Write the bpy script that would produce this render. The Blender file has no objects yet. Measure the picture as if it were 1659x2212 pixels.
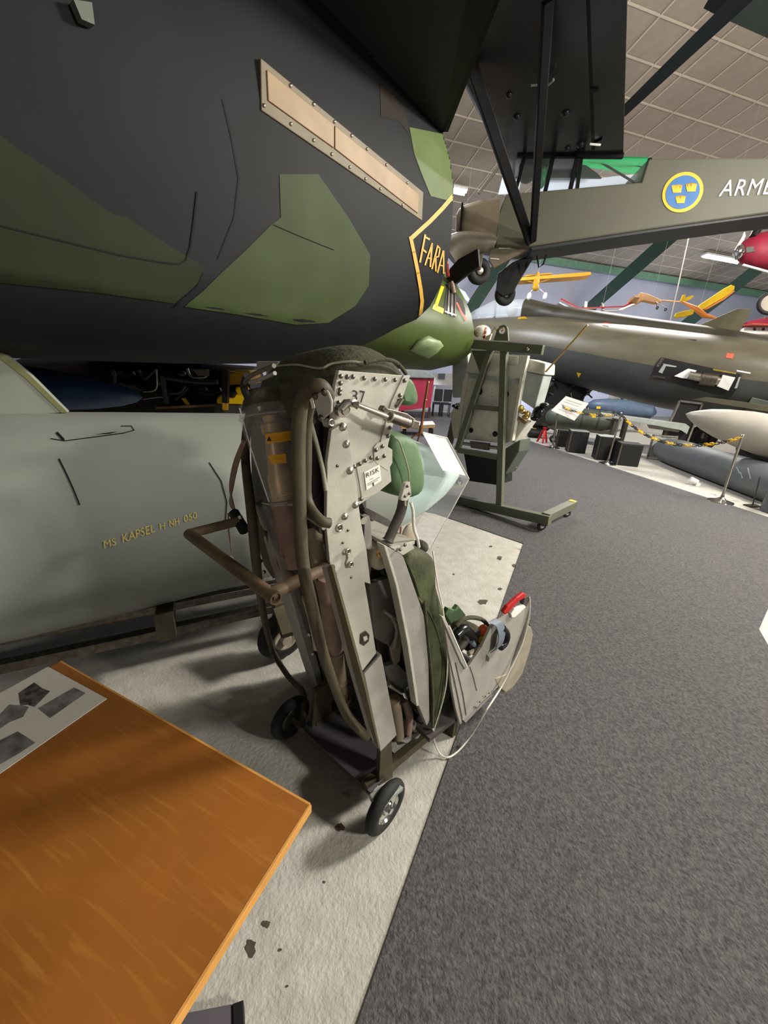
import bpy, bmesh, math, random
from mathutils import Vector as V, Matrix
from mathutils.bvhtree import BVHTree
random.seed(7)
sc = bpy.context.scene
col = sc.collection
R_ = math.radians
Z = V((0, 0, 1))

# ------------------------------------------------------------------ camera
CAM = V((0, 0, 1.55)); FPX = 850.0; TH = R_(20.3); RO = R_(3.5)
FW = V((0, math.cos(TH), -math.sin(TH))); _u = V((0, math.sin(TH), math.cos(TH))); _r = V((1, 0, 0))
RT = _r*math.cos(RO) + _u*math.sin(RO); UP = _u*math.cos(RO) - _r*math.sin(RO)
cd = bpy.data.cameras.new('camera'); cam = bpy.data.objects.new('camera', cd); col.objects.link(cam)
cd.sensor_fit = 'VERTICAL'; cd.sensor_height = 36.0; cd.lens = 36.0*FPX/2212.0
cd.clip_start = 0.02; cd.clip_end = 200
cam.matrix_world = Matrix(((RT.x, UP.x, -FW.x, CAM.x), (RT.y, UP.y, -FW.y, CAM.y), (RT.z, UP.z, -FW.z, CAM.z), (0, 0, 0, 1)))
sc.camera = cam

# ------------------------------------------------------------------ world, lights, exposure
w = bpy.data.worlds.new('world'); sc.world = w; w.use_nodes = True
bg = w.node_tree.nodes['Background']; bg.inputs[0].default_value = (0.80, 0.83, 0.90, 1); bg.inputs[1].default_value = 0.11
sc.view_settings.view_transform = 'Standard'; sc.view_settings.look = 'None'
sc.view_settings.exposure = 0.30; sc.view_settings.gamma = 1.0; sc.view_settings.use_curve_mapping = False
def area(name, loc, tgt, sx, sy, p, c=(1, .95, .86)):
    l = bpy.data.lights.new(name, 'AREA'); l.shape = 'RECTANGLE'; l.size = sx; l.size_y = sy; l.energy = p; l.color = c
    o = bpy.data.objects.new(name, l); col.objects.link(o); o.location = loc
    o.rotation_euler = (V(tgt)-V(loc)).to_track_quat('-Z', 'Y').to_euler(); return o
def lamp(name, loc, p, c=(1, .94, .85), r=.5):
    l = bpy.data.lights.new(name, 'POINT'); l.energy = p; l.color = c; l.shadow_soft_size = r
    o = bpy.data.objects.new(name, l); col.objects.link(o); o.location = loc
area('aisle_light', (5.4, 3.3, 4.5), (0.3, 1.5, 0.4), 0.8, 0.4, 300)
area('near_light', (6.3, -2.0, 3.9), (-.4, 1.2, 0.8), 0.8, 0.4, 330)
area('mid_light', (7.2, 4.6, 5.4), (2.4, 5.0, 0), 2.0, 0.6, 330)
area('far_light', (7.5, 12.6, 5.7), (6.5, 10.0, 1.0), 3.0, 0.6, 300, (1, .97, .92))
area('right_light', (9.0, 4.5, 5.8), (6.0, 7.5, 1.0), 3.0, 0.6, 300)
area('wall_light', (10.0, 15.5, 0.6), (11.0, 20.0, 5.5), 14.0, 0.6, 200, (.80, .86, 1.0))
area('aisle_far_light', (0.2, 9.3, 5.2), (1.4, 11.0, 0), 2.0, 0.6, 330, (.88, .92, 1.0))
lamp('fill_light', (0.0, 6.6, 5.1), 130)  # added fill lamps from here down, without fixtures, to brighten ceiling and hall
lamp('fill_light', (11.0, 6.5, 5.4), 110)
lamp('fill_light', (-2.2, -2.6, 3.4), 55)
lamp('fill_light', (8.5, 0.5, 6.0), 40)
lamp('fill_light', (1.9, 7.2, 5.9), 60)
lamp('fill_light', (14.0, 12.0, 5.6), 220)

# ------------------------------------------------------------------ pixel to world helpers
def ray(x, y): return FW + RT*((x-829.5)/FPX) - UP*((y-1106)/FPX)
def opl(x, y, p, n):
    d = ray(x, y); return CAM + d*((V(p)-CAM).dot(n)/d.dot(n))
def oz(x, y, z=0.0): return opl(x, y, (0, 0, z), Z)
def oy(x, y, Y): return opl(x, y, (0, Y, 0), V((0, 1, 0)))
def dep(x, y, d): return CAM + ray(x, y)*d

# ------------------------------------------------------------------ materials
def lin(h):
    h = h.lstrip('#'); r = []
    for i in (0, 2, 4):
        c = int(h[i:i+2], 16)/255; r.append(c/12.92 if c <= .04045 else ((c+.055)/1.055)**2.4)
    return (*r, 1)
def mat(name, h, rough=.55, metal=0, var=.12, scale=8, bump=0, bscale=60, h2=None, emit=0, alpha=None, trans=0, ior=1.45, coat=0, stretch=None):
    m = bpy.data.materials.new(name); m.use_nodes = True; nt = m.node_tree; N = nt.nodes; L = nt.links
    b = N['Principled BSDF']; c = lin(h)
    b.inputs['Roughness'].default_value = rough; b.inputs['Metallic'].default_value = metal
    b.inputs['Transmission Weight'].default_value = trans; b.inputs['IOR'].default_value = ior; b.inputs['Coat Weight'].default_value = coat
    b.inputs['Base Color'].default_value = c
    if var > 0 or h2 or bump:
        tc = N.new('ShaderNodeTexCoord'); src = tc.outputs['Object']
        if stretch:
            mp = N.new('ShaderNodeMapping'); mp.inputs['Scale'].default_value = stretch; L.new(src, mp.inputs[0]); src = mp.outputs[0]
    if var > 0 or h2:
        n = N.new('ShaderNodeTexNoise'); n.inputs['Scale'].default_value = scale; n.inputs['Detail'].default_value = 6; L.new(src, n.inputs[0])
        r = N.new('ShaderNodeValToRGB'); L.new(n.outputs[0], r.inputs[0])
        d = lin(h2) if h2 else tuple(max(0, x*(1-var)) for x in c[:3])+(1,)
        e = c if h2 else tuple(min(1, x*(1+var)) for x in c[:3])+(1,)
        r.color_ramp.elements[0].position = .32; r.color_ramp.elements[1].position = .68
        r.color_ramp.elements[0].color = d; r.color_ramp.elements[1].color = e
        L.new(r.outputs[0], b.inputs['Base Color'])
    if bump:
        n2 = N.new('ShaderNodeTexNoise'); n2.inputs['Scale'].default_value = bscale; n2.inputs['Detail'].default_value = 4; L.new(src, n2.inputs[0])
        bp = N.new('ShaderNodeBump'); bp.inputs['Strength'].default_value = bump; bp.inputs['Distance'].default_value = .01
        L.new(n2.outputs[0], bp.inputs['Height']); L.new(bp.outputs[0], b.inputs['Normal'])
    if emit:
        b.inputs['Emission Color'].default_value = c; b.inputs['Emission Strength'].default_value = emit
    if alpha is not None: b.inputs['Alpha'].default_value = alpha
    return m
K = {}
def mk(k, *a, **kw): K[k] = mat(k, *a, **kw)
mk('seat_grey', '#aca99d', .5, var=.10, scale=14, bump=.08, bscale=150)
mk('seat_lilac', '#8d8983', .5, var=.14, scale=10, bump=.1, bscale=90)
mk('seat_dark', '#45403c', .6, var=.3, scale=18)
mk('steel', '#b8b2a6', .32, 1, var=.2, scale=30)
mk('dark_steel', '#6f6860', .4, 1, var=.3, scale=30)
mk('chrome', '#d8d8d6', .12, 1, var=0)
mk('brass', '#b89a62', .35, 1, var=.2)
mk('cart_brown', '#5a4a36', .55, var=.25, scale=12, bump=.1)
mk('cart_green', '#463f2d', .6, var=.2, scale=12, bump=.12)
mk('cart_plate', '#565156', .6, var=.15, scale=9)
mk('cart_light', '#8f978e', .5, var=.1)
mk('rubber', '#1e1d1c', .75, var=.15)
mk('black', '#0c0c0c', .6, var=.1)
mk('black_gloss', '#101012', .25, var=0)
mk('olive_fabric', '#3d3c2a', .85, var=.25, scale=22, bump=.5, bscale=70)
mk('cushion', '#4c5130', .75, h2='#2c3018', scale=9, bump=.6, bscale=28)
mk('pad_green', '#587450', .6, var=.18, scale=9, bump=.25, bscale=18)
mk('cord', '#8f8d78', .8, var=.1)
mk('rope', '#dcd9cc', .8, var=.08, scale=80, bump=.4, bscale=300)
mk('tan', '#7a6c58', .6, var=.2, scale=14)
mk('pinkish', '#846e60', .6, var=.2, scale=14)
mk('label_orange', '#d99a1c', .55, var=.05)
mk('label_white', '#e6e3d8', .5, var=.03)
mk('ink', '#151515', .7, var=0)
mk('ink_grey', '#8b8980', .7, var=0)
mk('red', '#b01a1a', .35, var=.08)
mk('orange', '#d2541c', .35, var=.1)
mk('yellow', '#f0c010', .45, var=.06)
mk('dark_yellow', '#b98d18', .5, var=.15)
mk('blue_grey', '#6b7580', .6, var=.12)
mk('jet_dark', '#151719', .62, var=.14, scale=3, bump=.03, bscale=200)
mk('jet_belly', '#1f2124', .42, var=.12, scale=2.5)
mk('jet_green', '#333d20', .6, var=.12, scale=4)
mk('jet_olive', '#1d2210', .6, var=.12, scale=4)
mk('jet_light_green', '#55623c', .45, var=.12, scale=4)
mk('jet_nose', '#434f29', .42, var=.16, scale=4)
mk('fairing', '#75865f', .45, var=.1)
mk('jet_brown', '#221b17', .55, var=.1)
mk('seam', '#0f1112', .7, var=0)
mk('strip', '#876d47', .55, h2='#7a5f3c', scale=7, bump=.05)
mk('strip_edge', '#61563d', .6, var=.15)
mk('marking', '#b58c30', .55, var=.06)
mk('wing_dark', '#1b1c20', .24, var=.15, scale=2)
mk('edge_black', '#0c0d0e', .5, var=.1)
mk('pod', '#81847d', .55, var=.07, scale=3, bump=.03, bscale=150)
mk('pod_nose', '#a9bdb8', .35, var=.06)
mk('pod_text', '#c9b860', .7, var=.2, scale=200)
mk('fin', '#8d9184', .5, var=.06)
mk('fin_edge', '#77764f', .6, var=.1)
mk('blue_tank', '#2d4469', .35, var=.1)
mk('engine', '#262321', .5, .3, var=.5, scale=9)
mk('pipe', '#4c4a48', .4, .5, var=.25, scale=20)
mk('piper', '#545244', .55, var=.06, scale=3, bump=.03, bscale=60)
mk('piper_cowl', '#6d6250', .5, var=.12, scale=3)
mk('piper_under', '#26282a', .5, var=.1)
mk('brown_pipe', '#5d5548', .5, var=.15)
mk('roundel_yellow', '#e6b41e', .5, var=.03)
mk('roundel_blue', '#2f6aa8', .5, var=.04)
mk('white', '#e8e8e6', .5, var=.03)
mk('sky_green', '#3f9e66', .3, var=.05, alpha=.85)
def sheer(name, h, k):
    m = bpy.data.materials.new(name); m.use_nodes = True; nt = m.node_tree; N = nt.nodes; b = N['Principled BSDF']; N.remove(b)
    t = N.new('ShaderNodeBsdfTranslucent'); t.inputs[0].default_value = lin(h); a = N.new('ShaderNodeBsdfTransparent'); a.inputs[0].default_value = lin(h); x = N.new('ShaderNodeMixShader'); x.inputs[0].default_value = k
    nt.links.new(a.outputs[0], x.inputs[1]); nt.links.new(t.outputs[0], x.inputs[2]); nt.links.new(x.outputs[0], N['Material Output'].inputs[0]); K[name] = m
sheer('green_sheet', '#6cc79c', .75); sheer('glare_pane', '#e8edf2', .8)  # the whitish sheet puts window glare and reflections into the pane colour
mk('glass', '#eef4f4', .04, var=0, alpha=.03)
mk('canopy_glass', '#dfe6ec', .06, var=0, alpha=.45)
mk('acrylic', '#e8eef0', .05, var=0, alpha=.08)
mk('clear_paper', '#d6d6d4', .6, var=.03, alpha=.5)
mk('canister_glass', '#d6d2c6', .04, var=0, alpha=.17, coat=1.0)
mk('maroon', '#2e2224', .7, var=.2)
mk('channel', '#5c543f', .6, var=.15)
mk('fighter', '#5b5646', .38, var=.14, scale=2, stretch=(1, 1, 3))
mk('fighter_dark', '#3e3b30', .45, var=.15, scale=2)
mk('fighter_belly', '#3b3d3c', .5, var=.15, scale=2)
mk('fin_olive', '#57513b', .5, var=.2, scale=3)
mk('salmon', '#c8523c', .5, var=.05)
mk('bomb', '#4c5248', .45, var=.12, scale=5)
mk('bomb_blue', '#5a6a80', .4, var=.12)
mk('tank_grey', '#a39d92', .38, var=.1, scale=3)
mk('floor_tank', '#5d6163', .5, var=.12, scale=3)
mk('stand_green', '#5d604f', .45, var=.08, scale=6)
mk('seat2', '#c4c2b4', .5, var=.1, scale=9)
mk('seat2_side', '#9aa19c', .45, var=.1)
mk('helmet', '#ded6c8', .35, var=.06)
mk('paper', '#bdb8b0', .6, var=.03)
mk('paper_grey', '#85827e', .7, var=.1)
mk('photo_grey', '#7d7a78', .6, h2='#4a4644', scale=30)
mk('photo_dark', '#5c5650', .6, h2='#1f1c1b', scale=60)
mk('wood_light', '#c79a5a', .5, var=.12, scale=6, stretch=(1, 8, 1))
mk('crimson', '#8e1a34', .6, var=.12)
mk('grey_cloth', '#7b7f7c', .8, var=.1)
mk('copper', '#8a5a40', .4, .6, var=.15)
mk('balsa', '#d8a878', .6, var=.12, scale=20)
mk('model_yellow', '#f0c818', .45, var=.06)
mk('model_orange', '#e08838', .45, var=.06)
mk('model_cub', '#e0a838', .45, var=.06)
mk('beam_green', '#1f3a2f', .5, var=.1)
mk('beam_dark', '#101a18', .6, var=.1)
mk('canard_grey', '#242625', .6, var=.1)
mk('strip_green', '#6f9a80', .55, var=.1)
mk('tile', '#a0968a', .9, var=.05, scale=6)
mk('tbar', '#c9bfae', .7, var=.03)
mk('hall_wall', '#bcc0d4', .8, var=.03, scale=2)
mk('lamp', '#fff8ea', .5, var=0, emit=14)
mk('beige_cushion', '#a09684', .7, var=.1)
mk('canister_brass', '#ab8f66', .4, .35, var=.2, scale=20)
mk('seat_grey_shaded', '#9a968d', .5, var=.12, scale=12, bump=.08, bscale=150)  # seat grey darkened: shade on the lower seat put into the paint
mk('guard', '#b0a792', .35, .3, var=.15, scale=20)
mk('gold', '#c0a258', .3, .8, var=.25, scale=30)
mk('carpet', '#5b5958', .95, h2='#3c3a3c', scale=75, bump=.6, bscale=110)
for k_ in ('jet_dark', 'jet_belly', 'jet_green', 'jet_olive', 'jet_brown', 'jet_light_green', 'jet_nose', 'canard_grey', 'seam', 'edge_black', 'beam_dark'): K[k_].node_tree.nodes['Principled BSDF'].inputs['Specular IOR Level'].default_value = .15
def floor_mat():
    m = mat('white_floor', '#b6b3aa', .6, h2='#a6a298', scale=14, bump=.4, bscale=75); nt = m.node_tree; N = nt.nodes; L = nt.links
    b = N['Principled BSDF']; ramp = b.inputs['Base Color'].links[0].from_socket
    tc = N['Texture Coordinate']
    v = N.new('ShaderNodeTexNoise'); v.inputs['Scale'].default_value = 5.5; v.inputs['Detail'].default_value = 5; L.new(tc.outputs['Object'], v.inputs[0])
    r = N.new('ShaderNodeValToRGB'); r.color_ramp.elements[0].position = .70; r.color_ramp.elements[1].position = .74
    r.color_ramp.elements[0].color = (0, 0, 0, 1); r.color_ramp.elements[1].color = (.75, .75, .75, 1); L.new(v.outputs[0], r.inputs[0])
    mx = N.new('ShaderNodeMix'); mx.data_type = 'RGBA'; L.new(r.outputs[0], mx.inputs[0]); L.new(ramp, mx.inputs[6])
    mx.inputs[7].default_value = lin('#4a443c'); L.new(mx.outputs[2], b.inputs['Base Color'])
    return m
K['white_floor'] = floor_mat()
def wood_mat():
    m = mat('table_veneer', '#935b24', .45, h2='#7c4a17', scale=4, stretch=(1, 1, 1)); nt = m.node_tree
    N = nt.nodes; L = nt.links; b = N['Principled BSDF']; src = b.inputs['Base Color'].links[0].from_socket
    mp = N.new('ShaderNodeMapping'); mp.inputs['Rotation'].default_value = (0, 0, R_(24)); mp.vector_type = 'POINT'
    m2 = N.new('ShaderNodeMapping'); m2.inputs['Scale'].default_value = (3, 42, 3); L.new(N['Texture Coordinate'].outputs['Object'], mp.inputs[0]); L.new(mp.outputs[0], m2.inputs[0])
    n = N.new('ShaderNodeTexNoise'); n.inputs['Scale'].default_value = 2.2; n.inputs['Detail'].default_value = 8; n.inputs['Distortion'].default_value = .6; L.new(m2.outputs[0], n.inputs[0])
    r = N.new('ShaderNodeValToRGB'); r.color_ramp.elements[0].position = .55; r.color_ramp.elements[1].position = .8; r.color_ramp.elements[0].color = (0, 0, 0, 1); r.color_ramp.elements[1].color = (.22, .22, .22, 1); L.new(n.outputs[0], r.inputs[0])
    x = N.new('ShaderNodeMix'); x.data_type = 'RGBA'; L.new(r.outputs[0], x.inputs[0]); L.new(src, x.inputs[6]); x.inputs[7].default_value = lin('#c89448'); L.new(x.outputs[2], b.inputs['Base Color'])
    return m
K['table_veneer'] = wood_mat()
mk('table_edge', '#c08a44', .5, var=.12, scale=20)

# ------------------------------------------------------------------ mesh builder
class M:
    def __init__(s): s.v = []; s.f = []
    def add(s, vs, fs):
        o = len(s.v); s.v += [V(p) for p in vs]; s.f += [tuple(i+o for i in f) for f in fs]; return s
    def prism(s, pts, ext):
        pts = [V(p) for p in pts]; ext = V(ext); n = len(pts)
        nrm = V((0, 0, 0))
        for i in range(n): nrm += (pts[i]-pts[0]).cross(pts[(i+1) % n]-pts[0])
        if nrm.dot(ext) > 0: pts = pts[::-1]
        s.add(pts+[p+ext for p in pts], [tuple(range(n)), tuple(range(2*n-1, n-1, -1))]+[(i, i+n, (i+1) % n+n, (i+1) % n) for i in range(n)])
        return s
    def box(s, c, a, b, d):
        c, a, b, d = V(c), V(a), V(b), V(d); return s.prism([c-a-b-d, c+a-b-d, c+a+b-d, c-a+b-d], d*2)
    def bar(s, a, b, w, h, up=Z):
        a, b = V(a), V(b); d = (b-a); x = d.cross(V(up)).normalized(); y = x.cross(d).normalized()
        return s.box((a+b)/2, d/2, x*w/2, y*h/2)
    def tube(s, pts, r, n=10, cap=True, closed=False):
        pts = [V(p) for p in pts]; k = len(pts); rs = r if isinstance(r, (list, tuple)) else [r]*k
        T = []
        for i in range(k):
            if closed: t = pts[(i+1) % k]-pts[i-1]
            else: t = pts[min(i+1, k-1)]-pts[max(i-1, 0)]
            T.append(t.normalized())
        x = T[0].orthogonal().normalized(); vs = []; fs = []
        for i in range(k):
            x = (x-T[i]*x.dot(T[i])).normalized(); y = T[i].cross(x)
            for j in range(n):
                a = 2*math.pi*j/n; vs.append(pts[i]+(x*math.cos(a)+y*math.sin(a))*rs[i])
        for i in range(k if closed else k-1):
            i2 = (i+1) % k
            for j in range(n): fs.append((i*n+j, i*n+(j+1) % n, i2*n+(j+1) % n, i2*n+j))
        if cap and not closed: fs += [tuple(range(n-1, -1, -1)), tuple(range((k-1)*n, k*n))]
        return s.add(vs, fs)
    def lathe(s, p0, ax, prof, n=20, cap=True):
        p0 = V(p0); ax = V(ax).normalized(); x = ax.orthogonal().normalized(); y = ax.cross(x); vs = []; fs = []; k = len(prof)
        for d, r in prof:
            for j in range(n):
                a = 2*math.pi*j/n; vs.append(p0+ax*d+(x*math.cos(a)+y*math.sin(a))*max(r, 1e-5))
        for i in range(k-1):
            for j in range(n): fs.append((i*n+j, i*n+(j+1) % n, (i+1)*n+(j+1) % n, (i+1)*n+j))
        if cap: fs += [tuple(range(n-1, -1, -1)), tuple(range((k-1)*n, k*n))]
        return s.add(vs, fs)
    def loft(s, rings, cap=True, closed=True):
        n = len(rings[0]); vs = [p for r in rings for p in r]; fs = []
        for i in range(len(rings)-1):
            for j in range(n if closed else n-1): fs.append((i*n+j, i*n+(j+1) % n, (i+1)*n+(j+1) % n, (i+1)*n+j))
        if cap: fs += [tuple(range(n-1, -1, -1)), tuple(range((len(rings)-1)*n, len(rings)*n))]
        return s.add(vs, fs)
    def ell(s, c, a, b, d, n=16, m=10):
        c, a, b, d = V(c), V(a), V(b), V(d)
        return s.loft([[c+(a*math.cos(2*math.pi*j/n)+b*math.sin(2*math.pi*j/n))*math.sin(math.pi*(i+.02)/(m+.04))+d*-math.cos(math.pi*(i+.02)/(m+.04)) for j in range(n)] for i in range(m+1)])
    def torus(s, c, ax, R, r, n=24, k=10, sq=1.0):
        c = V(c); ax = V(ax).normalized(); x = ax.orthogonal().normalized(); y = ax.cross(x)
        rings = []
        for i in range(n+1):
            a = 2*math.pi*i/n; d = x*math.cos(a)+y*math.sin(a)
            rings.append([c+d*(R+r*math.cos(2*math.pi*j/k))+ax*r*sq*math.sin(2*math.pi*j/k) for j in range(k)])
        return s.loft(rings, cap=False)
    def smooth_path(s, pts, r, n=10, sub=5): return s.tube(cat(pts, sub), r, n)
    def mesh(s, name, m, sm=True, ang=38, loc=V((0, 0, 0))):
        me = bpy.data.meshes.new(name); me.from_pydata([tuple(p-loc) for p in s.v], [], s.f); me.materials.append(m)
        bm = bmesh.new(); bm.from_mesh(me); bmesh.ops.recalc_face_normals(bm, faces=bm.faces); bm.to_mesh(me); bm.free()
        if sm: me.shade_smooth(); me.set_sharp_from_angle(angle=R_(ang))
        return me
    def obj(s, name, m, parent=None, label=None, cat=None, group=None, kind=None, sm=True, ang=38, bev=0, sub=0):
        loc = V((0, 0, 0))
        if parent is None and s.v:
            lo = [min(p[i] for p in s.v) for i in range(3)]; hi = [max(p[i] for p in s.v) for i in range(3)]
            loc = V(((lo[0]+hi[0])/2, (lo[1]+hi[1])/2, lo[2]))
        elif parent is not None: loc = origin(parent)
        o = bpy.data.objects.new(name, s.mesh(name, K[m] if isinstance(m, str) else m, sm, ang, loc)); col.objects.link(o)
        if parent is None: o.location = loc
        else: o.parent = parent
        if bev:
            b = o.modifiers.new('bevel', 'BEVEL'); b.width = bev; b.segments = 2; b.limit_method = 'ANGLE'; b.angle_limit = R_(40)
        if sub:
            b = o.modifiers.new('sub', 'SUBSURF'); b.levels = sub; b.render_levels = sub
        for k, x in (('label', label), ('category', cat), ('group', group), ('kind', kind)):
            if x: o[k] = x
        return o
def origin(o):
    p = V(o.location)
    while o.parent: o = o.parent; p += V(o.location)
    return p
def cat(pts, sub=5):
    pts = [V(p) for p in pts]; out = []
    for i in range(len(pts)-1):
        a, b, c, d = pts[max(i-1, 0)], pts[i], pts[i+1], pts[min(i+2, len(pts)-1)]
        for k in range(sub):
            t = k/sub; out.append(.5*((2*b)+(c-a)*t+(2*a-5*b+4*c-d)*t*t+(3*b-a-3*c+d)*t**3))
    return out+[pts[-1]]
def thing(name, loc, label, c, group=None):
    o = bpy.data.objects.new(name, None); o.empty_display_size = .1; col.objects.link(o); o.location = loc
    o['label'] = label; o['category'] = c
    if group: o['group'] = group
    return o
def piece(src, parent, at, rot=None):
    """copy of a small part (same mesh data) under the same thing, moved to a world point"""
    o = src.copy(); col.objects.link(o); o.parent = parent; o.location = V(at)-origin(parent)
    if rot is not None: o.rotation_euler = rot
    return o
def part_at(mesh, name, parent, at, q=None, label=None):
    o = bpy.data.objects.new(name, mesh); col.objects.link(o); o.parent = parent; o.location = V(at)-origin(parent)
    if q is not None: o.rotation_mode = 'QUATERNION'; o.rotation_quaternion = q
    if label: o['label'] = label
    return o
def grid2d(polys, step):
    bm = bmesh.new()
    for p in polys:
        bm.faces.new([bm.verts.new((x, y, 0)) for x, y in p])
    bmesh.ops.triangulate(bm, faces=bm.faces[:])
    return cut2d(bm, step)
def cut2d(bm, step):
    for ax in (0, 1):
        vals = [v.co[ax] for v in bm.verts]; x = math.floor(min(vals)/step)*step
        while x < max(vals):
            co = [0, 0, 0]; no = [0, 0, 0]; co[ax] = x; no[ax] = 1
            bmesh.ops.bisect_plane(bm, geom=bm.verts[:]+bm.edges[:]+bm.faces[:], plane_co=co, plane_no=no); x += step
    bm.verts.index_update(); r = ([(v.co.x, v.co.y) for v in bm.verts], [tuple(v.index for v in f.verts) for f in bm.faces]); bm.free(); return r
def text2d(t, step=None, spacing=1.0):
    c = bpy.data.curves.new('t', 'FONT'); c.body = t; c.space_character = spacing; c.resolution_u = 3
    o = bpy.data.objects.new('t', c); col.objects.link(o); dg = bpy.context.evaluated_depsgraph_get(); me = bpy.data.meshes.new_from_object(o.evaluated_get(dg))
    bm = bmesh.new(); bm.from_mesh(me); bpy.data.objects.remove(o); bpy.data.curves.remove(c); bpy.data.meshes.remove(me)
    if step: return cut2d(bm, step)
    r = ([(v.co.x, v.co.y) for v in bm.verts], [tuple(v.index for v in f.verts) for f in bm.faces]); bm.free(); return r
def flatmap(vf, fn, name, m, parent, **kw):
    b = M(); b.add([fn(x, y) for x, y in vf[0]], vf[1]); return b.obj(name, m, parent, sm=False, **kw)
def quadmap(vf, a, b, d, name, m, parent, off=V((0, 0, 0)), **kw):
    """fit a 2d text mesh between world points a (left base), b (right base), d (left top)"""
    xs = [p[0] for p in vf[0]]; ys = [p[1] for p in vf[0]]; x0, x1, y0, y1 = min(xs), max(xs), min(ys), max(ys)
    a, b, d = V(a), V(b), V(d)
    return flatmap(vf, lambda x, y: a+(b-a)*((x-x0)/(x1-x0))+(d-a)*((y-y0)/(y1-y0))+off, name, m, parent, **kw)
def pxtext(vf, a, b, d):
    """text mesh squeezed into a pixel parallelogram"""
    xs = [p[0] for p in vf[0]]; ys = [p[1] for p in vf[0]]; x0, x1, y0, y1 = min(xs), max(xs), min(ys), max(ys)
    return [(a[0]+(b[0]-a[0])*((x-x0)/(x1-x0))+(d[0]-a[0])*((y-y0)/(y1-y0)), a[1]+(b[1]-a[1])*((x-x0)/(x1-x0))+(d[1]-a[1])*((y-y0)/(y1-y0))) for x, y in vf[0]], vf[1]
def bvh(*ms):
    vs = []; fs = []
    for m in ms: o = len(vs); vs += [tuple(p) for p in m.v]; fs += [tuple(i+o for i in f) for f in m.f]
    return BVHTree.FromPolygons(vs, fs)
def decal(vf, tree, name, m, parent, off=.002, **kw):
    """paint shapes laid on a curved surface (each vertex dropped onto the surface along its sight line)"""
    vs = []; bad = set()
    for i, (x, y) in enumerate(vf[0]):
        d = ray(x, y).normalized(); h = tree.ray_cast(CAM, d)
        if h[0] is None: bad.add(i); vs.append(V((0, 0, 0))); continue
        n = h[1] if h[1].dot(d) < 0 else -h[1]; vs.append(h[0]+n*off)
    b = M(); b.v = vs; b.f = [f for f in vf[1] if not bad & set(f)]
    used = sorted({i for f in b.f for i in f}); mp = {i: k for k, i in enumerate(used)}; b.v = [vs[i] for i in used]; b.f = [tuple(mp[i] for i in f) for f in b.f]
    return b.obj(name, m, parent, sm=True, **kw)
def line_poly(pts, wd):
    """2d polyline to quads of width wd"""
    out = []
    for a, b in zip(pts, pts[1:]):
        dx, dy = b[0]-a[0], b[1]-a[1]; l = math.hypot(dx, dy); nx, ny = -dy/l*wd/2, dx/l*wd/2; ex, ey = dx/l*wd*.3, dy/l*wd*.3
        out.append([(a[0]+nx-ex, a[1]+ny-ey), (b[0]+nx+ex, b[1]+ny+ey), (b[0]-nx+ex, b[1]-ny+ey), (a[0]-nx-ex, a[1]-ny-ey)])
    return out
def disc(c, ax, r, t, n=14): return M().lathe(V(c), ax, [(0, r), (t, r)], n)
def q_to(ax): return V((0, 0, 1)).rotation_difference(V(ax))
RIV = M().lathe((0, 0, -.002), Z, [(0, 1), (.45, .9), (.8, .45), (.9, .05)], 8)
def rivet_mesh(r, m):
    b = M(); b.v = [p*r for p in RIV.v]; b.f = RIV.f; return b.mesh('rivet', K[m])

# ================================================================== SETTING
def struct(b, name, m, parent=None, **kw): return b.obj(name, m, parent, kind='structure', **kw)
struct(M().box((6, 10, -.05), (19, 0, 0), (0, 18, 0), (0, 0, .05)), 'floor', 'white_floor', sm=False)
mk('stain', '#4a3f34', .8, var=.3, scale=40)
flo = bpy.data.objects['floor']
for x, y, a, b in ((1042, 1300, 13, 7), (1079, 1205, 6, 5), (1110, 1222, 5, 4), (1080, 1272, 5, 3), (1092, 1322, 4, 3), (541, 2045, 13, 22), (575, 1996, 10, 9), (604, 2052, 5, 4), (735, 1786, 11, 10), (508, 2010, 3, 4), (700, 1905, 4, 3), (620, 2130, 4, 3), (980, 1240, 3, 2), (1060, 1180, 4, 2)):
    M().add([oz(x+a*math.cos(t)*q, y+b*math.sin(t)*q, .0012) for t, q in [(2*math.pi*k/14, .65+.5*random.random()) for k in range(14)]], [tuple(range(14))]).obj('floor_stain', 'stain', flo, sm=False)
CE = [(-.45, -.55), (1.38, 3.53), (.59, 4.23), (-9, 8.2), (-9, 12.3), (2.7, 15.9), (3.4, 10.44), (4.97, 4.86), (4.4, 3.9), (2.62, 2.31), (1.1, -.55)]
M().prism([V((x, y, .001)) for x, y in CE], (0, 0, .006)).obj('carpet', 'carpet', label='dark grey speckled carpet laid as a walkway on the pale floor', cat='carpet', sm=False)
PX = V((.954, .299, 0)).normalized(); W0 = CAM+ray(1174, 553)*15
QX = V((-.2, .955, -.2)); QX = (QX-PX*PX.dot(QX)).normalized(); CN = PX.cross(QX).normalized()
def C3(a, b, h=0): return W0+PX*a+QX*b+CN*h
wn = PX.cross(Z)
ceil = struct(M().prism([C3(-26, -24, .03), C3(26, -24, .03), C3(26, .4, .03), C3(-26, .4, .03)], CN*.15), 'ceiling', 'tbar', sm=False)
wb = V((W0.x, W0.y, 0))-wn*.1
struct(M().prism([wb-PX*26, wb+PX*26, wb+PX*26+Z*6.1, wb-PX*26+Z*6.1], -wn*.2), 'wall_back', 'hall_wall', sm=False)
def proj(p):
    q = V(p)-CAM; z = q.dot(FW)
    return (829.5+FPX*q.dot(RT)/z, 1106-FPX*q.dot(UP)/z, z) if z > .05 else (-9e3, -9e3, z)
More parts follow.
